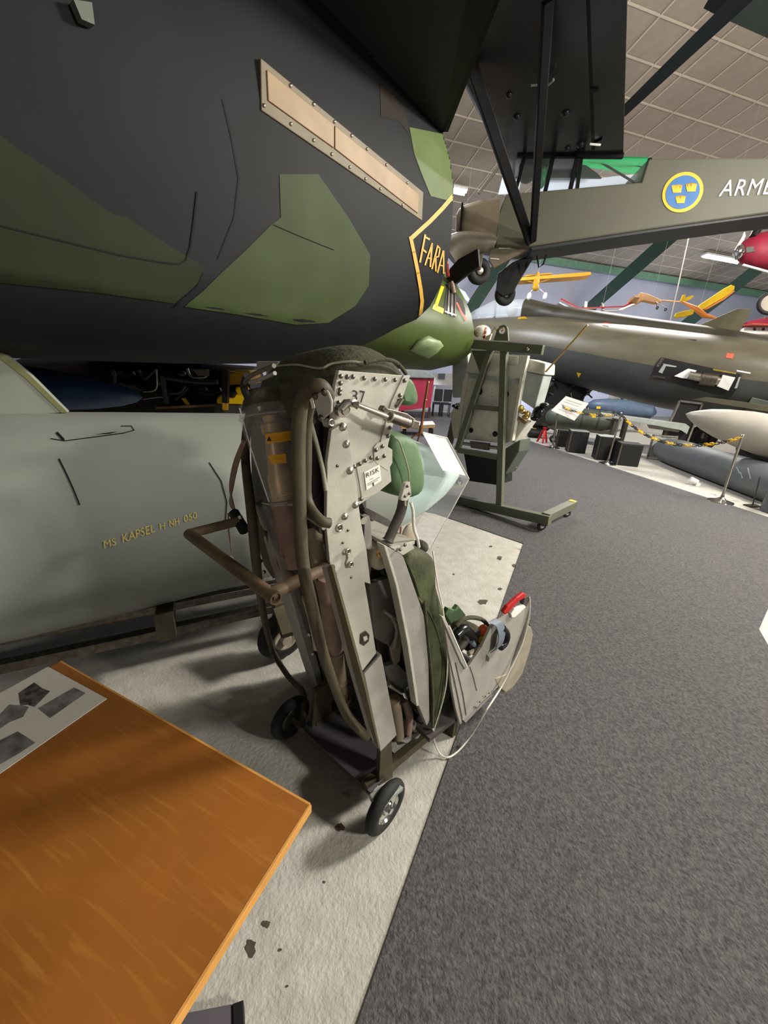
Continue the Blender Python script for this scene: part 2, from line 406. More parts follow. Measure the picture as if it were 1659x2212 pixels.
tm = M().prism([C3(-.335, -.33, -.012)-W0, C3(.335, -.33, -.012)-W0, C3(.335, .33, -.012)-W0, C3(-.335, .33, -.012)-W0], CN*.02)
tme = tm.mesh('ceiling_tile', K['tile'], sm=False); rest = M(); nt_ = 0
gridb = M()
for i in range(-30, 42):
    for j in range(-22, 12):
        a, b = -3.75+.705*(i+.5), -7.71+.7*(j+.5)
        if b > 0 or b < -23 or abs(a) > 25: continue
        c = C3(a, b); x, y, z = proj(c)
        vis = z > 0 and 955 < x < 1700 and -40 < y < 640 and not (1110 < x < 1330 and y < 320) and not (1420 < x and 350 < y < 470) and nt_ < 296
        if vis: part_at(tme, 'ceiling_tile', ceil, c); ceil.children[-1]; nt_ += 1
        else: rest.add([p+c for p in tm.v], tm.f)
rest.obj('ceiling_tile_field', 'tile', ceil, kind='stuff', sm=False)
for i in range(-30, 36):
    a = -3.75+.705*i
    if -25 < a < 25: gridb.bar(C3(a, -23, -.012), C3(a, .2, -.012), .026, .03, CN)
for j in range(-22, 12):
    b = -7.71+.7*j
    if -23 < b < .2: gridb.bar(C3(-25, b, -.014), C3(25, b, -.014), .028, .03, CN)
gridb.obj('ceiling_grid', 'tbar', ceil, sm=False)
struct(M().bar(C3(-26, -.12, -.18), C3(26, -.12, -.18), .12, .22), 'trim_1', 'strip_green', sm=False)
def cdep(x, y, k):   # a point a little below the ceiling or before the back wall
    d = ray(x, y); t1 = (W0-CAM).dot(CN)/d.dot(CN); t2 = (wb-CAM).dot(wn)/d.dot(wn)
    t = min(t for t in (t1, t2) if t > 0); return CAM+d*(t*k)
def rafter(name, a, b, wd, ka, kb, m, ext=0, **kw):
    p, q = cdep(*a, ka), cdep(*b, kb)
    if ext: q = q+(q-p)*ext
    u = (p-q).normalized(); t = (W0-p).dot(CN)/u.dot(CN) if abs(u.dot(CN)) > .02 else 0
    p = p+u*max(0, min(t, 7))
    if q.z < 0: q = p+(q-p)*(p.z/(p.z-q.z))
    return M().bar(p, q, wd, wd*1.3, (p-CAM)).obj(name, m, sm=False, **kw)
rafter('roof_beam', (1660, -58), (1350, 238), .17, .62, .9, 'beam_dark', .45, label='dark green roof beam rising past the trailing edge of the overhead wing', cat='beam', group='roof beams')
rafter('roof_beam', (1465, 497), (1280, 660), .42, .93, .93, 'beam_green', .3, label='green slanting beam below the high-wing aircraft, between yellow model and glider', cat='beam', group='roof beams')
rafter('roof_beam', (1650, 570), (1482, 700), .42, .93, .93, 'beam_green', .3, label='green slanting beam behind the yellow-winged model aircraft', cat='beam', group='roof beams')
rafter('roof_beam', (1560, -12), (1670, 40), .30, .8, .8, 'beam_dark', 0, label='dark green crossbeam in the top right corner of the ceiling', cat='beam', group='roof beams')
rafter('roof_beam', (1068, 590), (1022, 660), .42, .93, .93, 'beam_green', .3, label='green slanting beam behind the two hanging aircraft wheels', cat='beam', group='roof beams')
def tube_light(x, y, lab, ln=1.5):
    c = cdep(x, y, .97); e = thing('ceiling_light', c, lab, 'light', 'lit ceiling lights')
    M().box(c+CN*.05, PX*ln/2, QX*.12, CN*.03).obj('housing', 'white', e, sm=False)
    for s in (-1, 1): M().tube([c-PX*ln*.48+QX*.06*s, c+PX*ln*.48+QX*.06*s], .028, 10).obj('tube', 'lamp', e)
tube_light(1560, 560, 'lit twin-tube ceiling light next to the red aircraft nose', 1.9)
tube_light(978, 412, 'lit ceiling light peeping out beside the camouflaged jet above the olive aircraft nose', .8)

# ================================================================== CAMOUFLAGED JET (left, overhead)
J = V((.56, .83, 0)).normalized(); JN = V((-J.y, J.x, 0))
def JW(s, l, z): return J*s+JN*l+V((0, 0, z))
def JP(x, y, s): return opl(x, y, J*s, J)
def JL(x, y, l): return opl(x, y, JN*l, JN)
jet = thing('fighter_jet', JW(2, 4, 0), 'large dark green and black camouflaged jet overhead with tan access strip', 'aircraft')
def jsec(s, k):
    a = [(1.98, 3.40), (1.93, 3.25), (1.86, 3.08), (1.80, 2.85), (1.775, 2.6), (1.775, 2.35), (1.785, 2.1), (1.795, 1.9), (1.81, 1.75), (1.88, 1.66), (2.0, 1.56), (2.25, 1.5), (2.8, 1.48), (4.0, 1.48), (6.2, 1.5), (6.2, 3.6), (2.0, 3.6)]
    b = [(2.05, 3.40), (1.93, 3.25), (1.85, 3.09), (1.79, 2.9), (1.775, 2.7), (1.768, 2.5), (1.785, 2.34), (1.83, 2.2), (1.91, 2.06), (2.035, 1.96), (2.2, 1.90), (2.33, 1.87), (2.9, 1.75), (4.0, 1.7), (6.2, 1.7), (6.2, 3.6), (2.1, 3.6)]
    return [JW(s, x0*(1-k)+x1*k, z0*(1-k)+z1*k) for (x0, z0), (x1, z1) in zip(a, b)]
def dens(r, n=3):
    out = []
    for i in range(len(r)-1):
        for k in range(n): out.append(r[i].lerp(r[i+1], k/n))
    return out+[r[-1]]
secs = [(-4, 0), (-1, 0), (0, 0), (.8, 0), (1.5, .02), (2.0, .08), (2.4, .22), (2.75, .48), (3.0, .7), (3.2, .88), (3.35, 1)]
jb = M().loft([jsec(s, k) for s, k in secs])
jb.obj('fuselage', 'jet_dark', jet, ang=50)
JT = bvh(jb)
def shifted(pts): return [JW(3.35, l, z) for l, z in pts]
# intake mouth and forward fuselage
fb = M()
def fring(s, sc_, dl, dz):
    px = [(900, 640), (958, 588), (985, 612), (1004, 645), (1018, 680), (1024, 712), (1023, 738), (1014, 764), (990, 786), (930, 800)]
    pts = [JP(x, y, 4.3) for x, y in px]
    out = []
    c = JW(4.3, 2.35, 1.95)
    for p in pts: out.append(c+(p-c)*sc_+J*(s-4.3)+JN*dl+Z*dz)
    return out+[c+(JW(4.3, 3.4, 1.52)-c)*sc_+J*(s-4.3)+JN*dl+Z*dz, c+(JW(4.3, 3.6, 2.2)-c)*sc_+J*(s-4.3)+JN*dl+Z*dz]
def fitr(s_, k, dz, xm):
    dl = 0
    for _ in range(60):
        r = fring(s_, k, dl, dz)
        if max(proj(p)[0] for p in r) > xm: dl += .04
    return r
fb.loft([fring(2.9, .86, .3, .05), fring(3.6, .96, .06, .02), fring(4.3, 1, 0, 0), fitr(5.0, .93, .02, 1021), fitr(5.8, .8, .06, 1014), fitr(6.8, .6, .1, 1000), fitr(7.8, .3, .12, 985)])
fb.obj('forward_fuselage', 'jet_nose', jet, ang=60)
FT = bvh(fb)
# painted camouflage
def cam_patch(pts, m, nm='camouflage_patch', st=14): decal(grid2d([pts], st), JT, nm, m, jet, .0025)
cam_patch([(-40, 260), (38, 322), (128, 380), (211, 441), (242, 462), (275, 470), (360, 527), (441, 578), (435, 604), (377, 655), (211, 632), (-40, 606)], 'jet_olive')
cam_patch([(603, 377), (687, 376), (754, 473), (799, 550), (796, 617), (767, 661), (709, 697), (639, 701), (520, 680), (398, 662), (437, 630), (473, 594), (530, 541), (585, 486), (606, 470)], 'jet_green')
cam_patch([(884, 275), (966, 292), (1020, 380), (1020, 442), (971, 434), (930, 424), (912, 380), (894, 332)], 'jet_light_green', st=3)

cam_patch([(820, 180), (842, 196), (878, 248), (882, 290), (862, 262), (822, 252)], 'jet_brown', st=8)
# access strip with frame, bolts
def JS(x, y, o=0): return JL(x, y, 1.772-o)
outer = [(563, 124), (915, 415), (912, 477), (565, 238)]; inner = [(577, 150), (905, 419), (903, 461), (580, 217)]
fr = M().prism([JS(x, y, .004) for x, y in outer], JN*.05); fr.obj('access_strip_frame', 'strip_edge', jet, sm=False, bev=.004)
M().prism([JS(x, y, .010) for x, y in [(577, 150), (722, 269), (722, 320), (580, 217)]], JN*.03).obj('access_panel', 'strip', jet, sm=False, bev=.003)
M().prism([JS(x, y, .010) for x, y in [(724, 271), (905, 419), (903, 461), (724, 321)]], JN*.03).obj('access_panel', 'strip', jet, sm=False, bev=.003)
bm_ = rivet_mesh(.008, 'steel')
for x, y in [(628, 185), (678, 225), (723, 263), (760, 293), (793, 322), (835, 356), (571, 228), (629, 268), (678, 303), (717, 333), (756, 361), (790, 386), (822, 408), (870, 443), (880, 395)]:
    part_at(bm_, 'bolt', jet, JS(x, y, .006), q_to(-JN), )
# danger chevron, lettering, seams
decal(grid2d(line_poly([(985, 415), (956, 449), (928, 478), (888, 514)], 9)+line_poly([(886, 513), (893, 545), (902, 590), (908, 625), (911, 650), (908, 680)], 7.5), 5), JT, 'danger_chevron', 'marking', jet, .005)
decal(grid2d([[(x, y) for x, y in q] for q in []] or line_poly([(917, 508), (906, 566)], 4)+line_poly([(918, 513), (926, 517)], 4)+line_poly([(911, 538), (919, 545)], 4)
      + line_poly([(917, 572), (932, 526)], 3.6)+line_poly([(932, 526), (928, 576)], 3.6)+line_poly([(922, 556), (931, 560)], 3)
      + line_poly([(932, 580), (944, 531)], 3.6)+line_poly([(944, 531), (949, 537), (946, 554), (938, 556)], 3)+line_poly([(940, 556), (940, 585)], 3.4)
      + line_poly([(944, 588), (956, 542)], 3.2)+line_poly([(957, 542), (957, 590)], 3.2)+line_poly([(948, 572), (957, 575)], 2.6), 4), JT, 'danger_lettering', 'marking', jet, .006)
decal(grid2d(line_poly([(425, 415), (418, 480), (410, 538), (400, 562), (385, 571), (340, 566), (256, 551), (130, 520), (0, 488), (-30, 480)], 4), 12), JT, 'panel_seam', 'seam', jet, .004)
decal(grid2d(line_poly([(438, 590), (425, 620), (402, 640), (375, 663)], 3.4), 12), JT, 'panel_seam', 'seam', jet, .004)
decal(grid2d(line_poly([(480, 215), (500, 300), (515, 385), (505, 470), (470, 560)], 1.6), 12), JT, 'panel_seam', 'seam', jet, .004)
decal(grid2d(line_poly([(590, 486), (650, 512), (720, 540)], 1.6), 12), JT, 'panel_seam', 'seam', jet, .005)
# ladder rails, rescue mark, cockpit opening, blister on the forward fuselage
decal(grid2d(line_poly([(955, 621), (940, 664)], 7)+line_poly([(938, 664), (955, 672)], 11), 5), FT, 'rescue_mark', 'yellow', jet, .004)
decal(grid2d([[(966, 606), (990, 640), (984, 686), (957, 676)]], 5), FT, 'ladder_recess', 'black', jet, .004)
for a, b, m in (((969, 618), (966, 678), 'steel'), ((975, 622), (974, 682), 'steel'), ((982, 628), (982, 684), 'dark_steel'), ((960, 674), (983, 682), 'steel')):
    decal(grid2d(line_poly([a, b], 3), 5), FT, 'ladder_rail', m, jet, .012)
decal(grid2d([[(988, 640), (998, 648), (1004, 668), (1005, 682), (998, 676), (990, 660)]], 5), FT, 'cockpit_opening', 'black', jet, .004)
decal(grid2d(line_poly([(986, 655), (995, 674), (1006, 692)], 4), 5), FT, 'canopy_rail', 'salmon', jet, .006)
def hitp(T, x, y, o=0):
    d = ray(x, y).normalized(); h = T.ray_cast(CAM, d); return h[0]-d*o if h[0] else dep(x, y, 4)
bp_ = [(886, 756), (902, 736), (926, 726), (950, 737), (957, 748), (944, 762), (926, 774), (905, 766)]
bl = M(); bl.loft([[hitp(FT, 923+(x-923)*k, 750+(y-750)*k, h) for x, y in bp_] for k, h in ((1.08, -.01), (1, .02), (.8, .045), (.45, .055), (.05, .058))]); bl.obj('blister_fairing', 'fairing', jet, ang=60)
# canard overhead with black edge
r1 = oz(957, 288, 3.26); r0 = oz(660, -40, 3.26); dr = (r1-r0).normalized(); e1 = oz(1012, 0, 3.26); de = (e1-r1).normalized()
e2 = oz(1078, 0, 3.26); d2 = (e2-oz(966, 288, 3.26)).normalized()
M().prism([r1-dr*.0+JN*.3, r1, r1+de*1.9, r1+de*1.9-dr*1.8, r1-dr*4.0, r1-dr*4+JN*.3], Z*.10).obj('canard_wing', 'canard_grey', jet, sm=False)
M().prism([r1-dr*.02, oz(968, 285, 3.24), oz(968, 285, 3.24)+d2*2.0, r1+de*2.0-dr*.02], Z*.15).obj('canard_edge', 'edge_black', jet, sm=False)
M().prism([JS(x, y, .001) for x, y in [(150, 8), (190, 14), (196, 62), (168, 50)]], -JN*.03).obj('vent_plate', 'bomb', jet, sm=False)
# raised canopy (dark, beyond the intake)
def J5(x, y, s=4.15): return JP(x, y, s)
M().prism([J5(x, y) for x, y in [(963, 640), (961, 610), (972, 580), (990, 560), (1012, 548), (1032, 537), (1035, 575), (1010, 592), (984, 612), (979, 632), (972, 646)]], J*.04).obj('raised_canopy', 'black', jet, sm=False)
M().tube(cat([J5(968, 598, 4.1), J5(964, 565, 4.1)], 3), .02).obj('canopy_strut', 'salmon', jet)
M().tube(cat([J5(969, 628, 4.05), J5(975, 612, 4.05), J5(980, 634, 4.05)], 4), .025).obj('canopy_frame', 'pinkish', jet)

# ================================================================== POD ON ITS DOLLY, TABLE
tip = oz(990, 1020, .86); pax = (oz(0, 1140, .78)-tip).normalized(); pside = pax.cross(Z).normalized()
pod = thing('equipment_pod', tip+pax*1.2-Z*.83, 'long grey equipment pod with yellow stencilled lettering behind the ejection seat', 'pod')
PR = [(0, .004), (.03, .05), (.1, .105), (.2, .17), (.35, .24), (.5, .30), (.65, .34)]
PB = [(.65, .342), (.8, .378), (1.0, .418), (1.2, .444), (1.5, .462), (2.0, .483), (2.5, .50), (3.2, .50), (4.2, .495)]
pn = M().lathe(tip, pax, PR, 40); pn.obj('nose_cone', 'pod_nose', pod, label='pale glossy blue-green nose cone')
pb = M().lathe(tip, pax, PB, 56); pb.obj('body', 'pod', pod, ang=60)
PT = bvh(pb)
for w_, a, b, d in (('MS', (226, 1184), (252, 1177), (224, 1168)), ('KAPSEL', (266, 1172), (336, 1149), (264, 1154)), ('H', (346, 1144), (357, 1141), (345, 1131)), ('NH', (367, 1138), (388, 1132), (365, 1124)), ('050', (398, 1128), (426, 1119), (397, 1114))):
    decal(pxtext(text2d(w_, .2), a, b, d), PT, 'stencil_lettering', 'pod_text', pod, .002)
decal(grid2d(line_poly([(128, 992), (142, 1020), (158, 1055), (172, 1090)], 3), 10), PT, 'panel_seam', 'seam', pod, .002)
decal(grid2d(line_poly([(452, 1000), (478, 1040), (490, 1085), (486, 1140)], 2.2), 10), PT, 'panel_seam', 'seam', pod, .002)
decal(grid2d(line_poly([(124, 936), (138, 951)], 5), 6), PT, 'latch_slot', 'black', pod, .003)
decal(grid2d([[(200, 940), (256, 933), (240, 937)]], 6), PT, 'latch_slot', 'black', pod, .003)
decal(grid2d(line_poly([(110, 948), (140, 953), (268, 936), (290, 930), (284, 921), (262, 921)], 1.6), 6), PT, 'hatch_outline', 'seam', pod, .002)
# dorsal fin at the left end
fp = [(-60, 690), (-4, 748), (70, 808), (150, 888), (-60, 898)]
fc = tip+pax*2.6; 
def FN(x, y, o=0): return opl(x, y, fc-pside*0+V((0, 0, 0))+pside*o, pside)
M().prism([FN(x, y, .02) for x, y in fp], pside*-.04).obj('fin', 'fin', pod, sm=False)
M().prism([FN(x, y, .024) for x, y in [(-60, 690), (-4, 748), (70, 808), (150, 888), (138, 889), (60, 814), (-14, 757), (-60, 706)]], pside*-.048).obj('fin_edge', 'fin_edge', pod, sm=False)
pd = thing('pod_dolly', tip+pax*1.4-Z*.83, 'low dark dolly with rails and rubber wheel carrying the grey pod', 'dolly')
for k in (-.22, .02, .26):
    a = tip+pax*.75+pside*k; b = tip+pax*4+pside*k; a.z = b.z = .21
    M().bar(a, b, .05, .05).obj('rail', 'dark_steel', pd, sm=False, bev=.004)
for k in (.95, 1.9, 3.0):
    c = tip+pax*k; c.z = .335
    M().prism([c+pside*x+Z*z for x, z in [(-.34, -.1), (.34, -.1), (.36, .06), (.26, .02), (.13, -.02), (0, -.035), (-.13, -.02), (-.26, .02), (-.36, .06)]], pax*.08).obj('cradle', 'cart_green', pd, sm=False)
dwc = oz(610, 1372, .15); dax = (V((.62, -.75, 0))).normalized()
for wc in (dwc, dwc+pax*2.2):
    o = M().torus(wc, dax, .085, .055, 28, 10, .8).obj('wheel', 'rubber', pd)
    h = M().lathe(wc-dax*.04, dax, [(0, .06), (.02, .085), (.075, .085), (.085, .06), (.075, .03), (.10, .026)], 20).obj('hub', 'beige_cushion', o)
    M().bar(wc+Z*.03-dax*.075, wc+Z*.19-dax*.03, .05, .025).obj('fork', 'cart_green', pd, sm=False)
    M().bar(wc+Z*.16-dax*.05, V((wc.x, wc.y, .235))-pside*.12, .06, .04).obj('fork_arm', 'cart_green', pd, sm=False)
# blue drop tank nose behind the fin
bt = M(); b0 = dep(307, 858, 3.3); bd = (dep(60, 838, 2.9)-b0).normalized()
bt.lathe(b0, bd, [(0, .004), (.04, .045), (.15, .085), (.35, .125), (.6, .15), (1.0, .17), (2.6, .17)], 28)
bt.obj('drop_tank', 'blue_tank', label='dark blue pointed drop tank behind the fin of the grey pod', cat='tank')

# table
TZ = .68
tA, tB = oz(669, 1737, TZ), oz(130, 1428, TZ); tu = (tB-tA).normalized(); tv = (oz(388, 2212, TZ)-tA); tv = (tv-tu*tv.dot(tu)).normalized()
tl = (tB-tA).length
tab = thing('display_table', V((tA.x-.4, tA.y-.1, 0)), 'orange-brown varnished wooden table in the left foreground', 'table')
tc_ = tA+tu*tl/2+tv*.40
M().box(tc_-Z*.010, tu*tl/2, tv*.40, Z*.010).obj('tabletop', 'table_veneer', tab, sm=False, bev=.002)
M().box(tA+tv*.40-tu*-.0-tu*.0015-Z*.0103, tu*.003, tv*.4005, Z*.0110).obj('edge_band', 'table_edge', tab, sm=False, bev=.001)
M().box(tA+tu*tl/2+tv*.0-Z*.0103, tu*tl/2, tv*.003, Z*.0103).obj('edge_band', 'table_edge', tab, sm=False, bev=.001)
for a, b in ((.34, .26), (.34, .68), (tl-.12, .20), (tl-.12, .68)):
    M().tube([tA+tu*a+tv*b-Z*.028, V((tA+tu*a+tv*b).to_tuple()[:2]+(0,))], .018, 12).obj('leg', 'dark_steel', tab)
# information sheet on the table
sA, sB = oz(231, 1510, TZ+.001), oz(104, 1441, TZ+.001); su = (sB-sA); sv = (oz(0, 1671, TZ+.001)-sA).normalized(); sv = (sv-su.normalized()*sv.dot(su.normalized())).normalized(); sh = .42
she = thing('information_sheet', sA, 'laminated white sheet with grey pictures lying on the orange-brown table', 'paper')
def SHT(a, b, h=.0022): return sA+su*a+sv*sh*b+Z*h
M().box(SHT(.5, .5, .001), su/2, sv*sh/2, Z*.001).obj('sheet', 'paper', she, sm=False)
def shp(a0, a1, b0, b1, m, h=.0026, nm='printed_picture'): M().prism([SHT(a0, b0, h), SHT(a1, b0, h), SHT(a1, b1, h), SHT(a0, b1, h)], Z*-.0005).obj(nm, m, she, sm=False)
def spx(pts, m, nm): M().prism([oz(x, y, TZ+.0038) for x, y in pts], Z*-.0005).obj(nm, m, she, sm=False)
spx([(82, 1530), (160, 1485), (185, 1497), (108, 1551)], 'photo_grey', 'printed_picture')
spx([(40, 1497), (74, 1474), (92, 1487), (108, 1493), (96, 1505), (74, 1527), (60, 1522), (44, 1524)], 'photo_dark', 'printed_picture')
spx([(-2, 1545), (20, 1522), (50, 1524), (62, 1527), (50, 1548), (20, 1560), (-2, 1575)], 'photo_grey', 'printed_picture')
spx([(-2, 1600), (38, 1580), (58, 1592), (76, 1604), (40, 1628), (-2, 1652)], 'photo_grey', 'printed_picture')
# grey plate on the floor under the near table corner
fpz = [(385, 2180), (528, 2155), (530, 2240), (385, 2270)]
fpo = thing('floor_plate', oz(470, 2200), 'low grey plate with a black edge on the floor under the table', 'plate')
M().prism([oz(x, y, .03) for x, y in [(380, 2192), (502, 2168), (504, 2250), (360, 2290)]], Z*-.03).obj('plate', 'cart_plate', fpo, sm=False, bev=.002)
M().prism([oz(x, y, .034) for x, y in [(502, 2168), (526, 2159), (530, 2250), (504, 2255)]], Z*-.034).obj('edge', 'black', fpo, sm=False, bev=.002)

# ================================================================== EJECTION SEAT AND ITS CART (foreground)
FS = V((.74, .673, 0)).normalized(); LS = V((FS.y, -FS.x, 0)); OS = V((-.14, 1.11, 0))
def W(s, t, z): return OS+FS*s+LS*t+Z*z
def S(x, y, t): return opl(x, y, OS+LS*t, LS)
nB = (FS*.8+Z*.27).normalized(); aB = (Z*.8-FS*.27).normalized()
def B(x, y, o=0):   # rear face of the seat: leaning below the back hinge, upright above it
    p = opl(x, y, OS+FS*(-.2+o)+Z, nB); z0 = 1.05
    return p if p.z < z0 else opl(x, y, OS+FS*(-.217+o), FS)
def SF(x, y, s): return opl(x, y, OS+FS*s, FS)
seat = thing('ejection_seat', W(.1, 0, .2), 'worn grey ejection seat numbered 37 standing on a two-wheeled cart', 'ejection seat')
def side(pts, t, th, nm, m, bev=.0015, **kw): return M().prism([S(x, y, t) for x, y in pts], LS*-th).obj(nm, m, seat, sm=False, bev=bev, **kw)
# --- head box and right side plates
UPP = [(732, 800), (872, 811), (838, 928), (832, 962), (838, 1040), (812, 1066), (772, 1094), (745, 1085), (716, 928), (719, 882), (724, 832)]
side(UPP, .176, .012, 'headbox_panel', 'seat_grey')
M().prism([W(-.10, -.17, 1.20), W(.03, -.17, 1.24), W(.05, -.17, 1.52), W(-.13, -.17, 1.53)], LS*.012).obj('headbox_panel', 'seat_grey', seat, sm=False)
M().box(W(-.035, 0, 1.36), FS*.012+Z*-.02, LS*.162, Z*.15).obj('headbox_core', 'seat_dark', seat, sm=False)
side([(872, 811), (887, 811), (847, 925), (838, 965), (848, 972), (848, 1000), (838, 1018), (812, 1000), (808, 992), (808, 966), (815, 958), (822, 955), (845, 870)], .180, .010, 'headbox_edge_strip', 'seat_grey')
side([(838, 965), (846, 1040), (813, 1067), (788, 1078), (782, 1080), (776, 1040), (770, 1010), (800, 1000), (826, 985)], .179, .010, 'lower_headbox_plate', 'seat_grey')
RAIL = [(716, 930), (744, 913), (752, 936), (764, 1008), (772, 1070), (780, 1128), (792, 1190), (801, 1262), (788, 1258), (800, 1330), (813, 1411), (781, 1452), (762, 1400), (740, 1340), (722, 1265), (712, 1212), (705, 1140), (707, 1000)]
side(RAIL, .194, .012, 'side_rail', 'seat_grey')
side([(787, 1456), (824, 1414), (857, 1588), (822, 1624)], .198, .045, 'rail_cover', 'seat_grey_shaded')
side([(781, 1449), (813, 1411), (817, 1416), (785, 1457)], .190, .02, 'rail_slot', 'black')
side([(778, 1370), (790, 1362), (799, 1372), (797, 1386), (786, 1396), (777, 1390)], .196, .006, 'latch_ring', 'dark_steel')
side([(785, 1378), (793, 1374), (795, 1381), (787, 1387)], .200, .006, 'latch', 'seat_grey')
# channel behind the rail
M().prism([B(x, y, -.012) for x, y in [(706, 1225), (716, 1222), (786, 1478), (818, 1616), (806, 1598), (768, 1470)]], nB*.006).obj('rail_channel', 'channel', seat, sm=False)
M().prism([B(x, y, -.008) for x, y in [(695, 1225), (707, 1225), (770, 1470), (806, 1600), (795, 1585), (752, 1440)]], nB*.012).obj('rail_inner_flange', 'seat_lilac', seat, sm=False)
# rivets and studs
rm = rivet_mesh(.0055, 'dark_steel'); rb = rivet_mesh(.010, 'steel'); rs = rivet_mesh(.0045, 'dark_steel')
for x, y in [(736, 813), (762, 814), (786, 817), (809, 819), (832, 820), (853, 821), (735, 828), (734, 842), (733, 850), (731, 870), (777, 1002), (789, 995), (801, 989), (780, 1078), (765, 1008), (812, 972), (826, 964), (815, 990), (830, 985), (842, 924), (838, 942), (864, 854), (874, 822)]:
    part_at(rm, 'rivet', seat, S(x, y, .181), q_to(LS))
part_at(rm, 'rivet_hole', seat, S(750, 814, .177), q_to(LS))
for x, y in [(740, 922), (747, 959), (755, 1016), (767, 1090), (744, 1115)]: part_at(rb, 'stud', seat, S(x, y, .193), q_to(LS))
for x, y in [(728, 1006), (740, 1172), (751, 1145), (768, 1092), (758, 1247)]: part_at(rs, 'rivet', seat, S(x, y, .193), q_to(LS))
M().torus(S(733, 1140, .195), LS, .0085, .003, 16, 8).obj('ring_fastener', 'steel', seat)
part_at(rs, 'fastener_core', seat, S(733, 1140, .194), q_to(LS))
# stencilled 37 and RISK sticker
quadmap(text2d('3'), S(759, 866, .178), S(771, 868, .178), S(761, 842, .178), 'stencil_digit', 'ink', seat, LS*.0006)
quadmap(text2d('7'), S(777, 870, .178), S(788, 872, .178), S(777, 843, .178), 'stencil_digit', 'ink', seat, LS*.0006)
side([(787, 1020), (820, 1003), (824, 1038), (792, 1059)], .1815, .001, 'warning_sticker', 'label_white', bev=0)
quadmap(text2d('RISK', None, 1.15), S(791, 1032, .182), S(819, 1018, .182), S(790, 1022, .182), 'sticker_lettering', 'ink', seat, LS*.001)
for a, b, c_ in (((800, 1036), (806, 1033), 1.2), ((794, 1046), (820, 1031), 1.4), ((795, 1049), (816, 1037), 1.2)):
    side(line_poly([a, b], c_)[0], .1824, .0005, 'sticker_line', 'ink_grey', bev=0)
side(line_poly([(806, 1043), (807, 1049)], 2.4)[0], .1824, .0005, 'sticker_mark', 'ink', bev=0)
# bracket with two eyes on the rail, hinge lug
side([(749, 1190), (757, 1184), (762, 1196), (764, 1222), (756, 1228), (748, 1218), (752, 1206)], .200, .010, 'lug_bracket', 'seat_grey')
for x, y in ((752, 1191), (758, 1219)): M().torus(S(x, y, .203), LS, .0065, .003, 14, 8).obj('lug_eye', 'steel', seat)
side([(788, 1118), (798, 1114), (801, 1125), (806, 1210), (797, 1252), (786, 1180)], .165, .02, 'hinge_plate', 'seat_lilac')
M().lathe(S(786, 1125, .19), -LS, [(0, .010), (.05, .010)], 14).obj('hinge_tube', 'steel', seat)
# --- actuator with linkage
ja, jb_ = S(749, 876, .20), S(838, 903, .235)
M().lathe(S(735, 885, .182), LS, [(0, .016), (.014, .016), (.016, .010), (.022, .009)], 18).obj('pivot_boss', 'steel', seat)
M().tube([S(747, 886, .185), S(748, 884, .20)], .009, 12).obj('pivot_tube', 'steel', seat)
M().tube([S(736, 884, .197), S(748, 871, .20), S(757, 869, .205)], [.009, .010, .008], 12).obj('pivot_link', 'steel', seat)
M().lathe(S(757, 870, .192), LS, [(0, .009), (.014, .009), (.016, .005)], 14).obj('pivot_nut', 'steel', seat)
M().tube([S(763, 872, .212), S(772, 876, .215), S(773, 875, .215), S(836, 900, .235)], [.005, .009, .0055, .007], 12).obj('actuator_rod', 'steel', seat)
kn = M(); a_, b_ = S(842, 900, .237), S(885, 915, .245); n_ = 12
kn.lathe(a_, b_-a_, [((b_-a_).length*i/n_, .0125 if i % 2 else .0112) for i in range(n_+1)], 18); kn.obj('knurled_cylinder', 'dark_steel', seat)
M().torus(a_, b_-a_, .012, .0025, 18, 8).obj('collar', 'steel', seat); M().torus(b_, b_-a_, .012, .0025, 18, 8).obj('collar', 'steel', seat)
M().bar(b_, S(903, 919, .245), .02, .008, LS).obj('clevis', 'dark_steel', seat, sm=False, bev=.002)
M().prism([S(x, y, .215) for x, y in [(826, 885), (832, 876), (838, 882), (880, 893), (897, 905), (902, 912), (892, 908), (842, 893), (834, 899)]], LS*-.018).obj('clevis_fork', 'dark_steel', seat, sm=False, bev=.002)
M().tube([S(862, 866, .182), S(868, 862, .184), S(858, 878, .184)], .006, 8).obj('hook', 'steel', seat)
# --- green head pads
hp = M()
def pad(b, t0, t1, px, nm, m, bulge=.02):
    r0 = [S(x, y, t1) for x, y in px]; c = sum(r0, V((0, 0, 0)))/len(r0); rings = []
    for k, sc_ in ((0, .86), (.06, .97), (.2, 1.02), (.5, 1.05), (.8, 1.02), (.94, .97), (1, .86)):
        rings.append([c+(p-c)*sc_+LS*(-(t1-t0)*k) for p in r0])
    return b.loft(rings).obj(nm, m, seat, ang=70, sub=1)
pad(M(), -.12, .12, [(870, 822), (886, 808), (900, 824), (908, 850), (910, 870), (900, 882), (870, 876), (866, 850)], 'upper_head_pad', 'pad_green')
pad(M(), -.14, .150, [(849, 948), (851, 936), (880, 938), (901, 945), (911, 957), (919, 990), (926, 1025), (925, 1060), (915, 1078), (888, 1084), (862, 1075), (848, 1050), (846, 1000)], 'head_pad', 'pad_green')
M().tube(cat([S(851, 944, .163), S(862, 953, .168), S(870, 975, .172), S(878, 1000, .172), S(884, 1030, .168), S(882, 1070, .158)], 4), .0022, 6).obj('pad_seam', 'cord', seat)
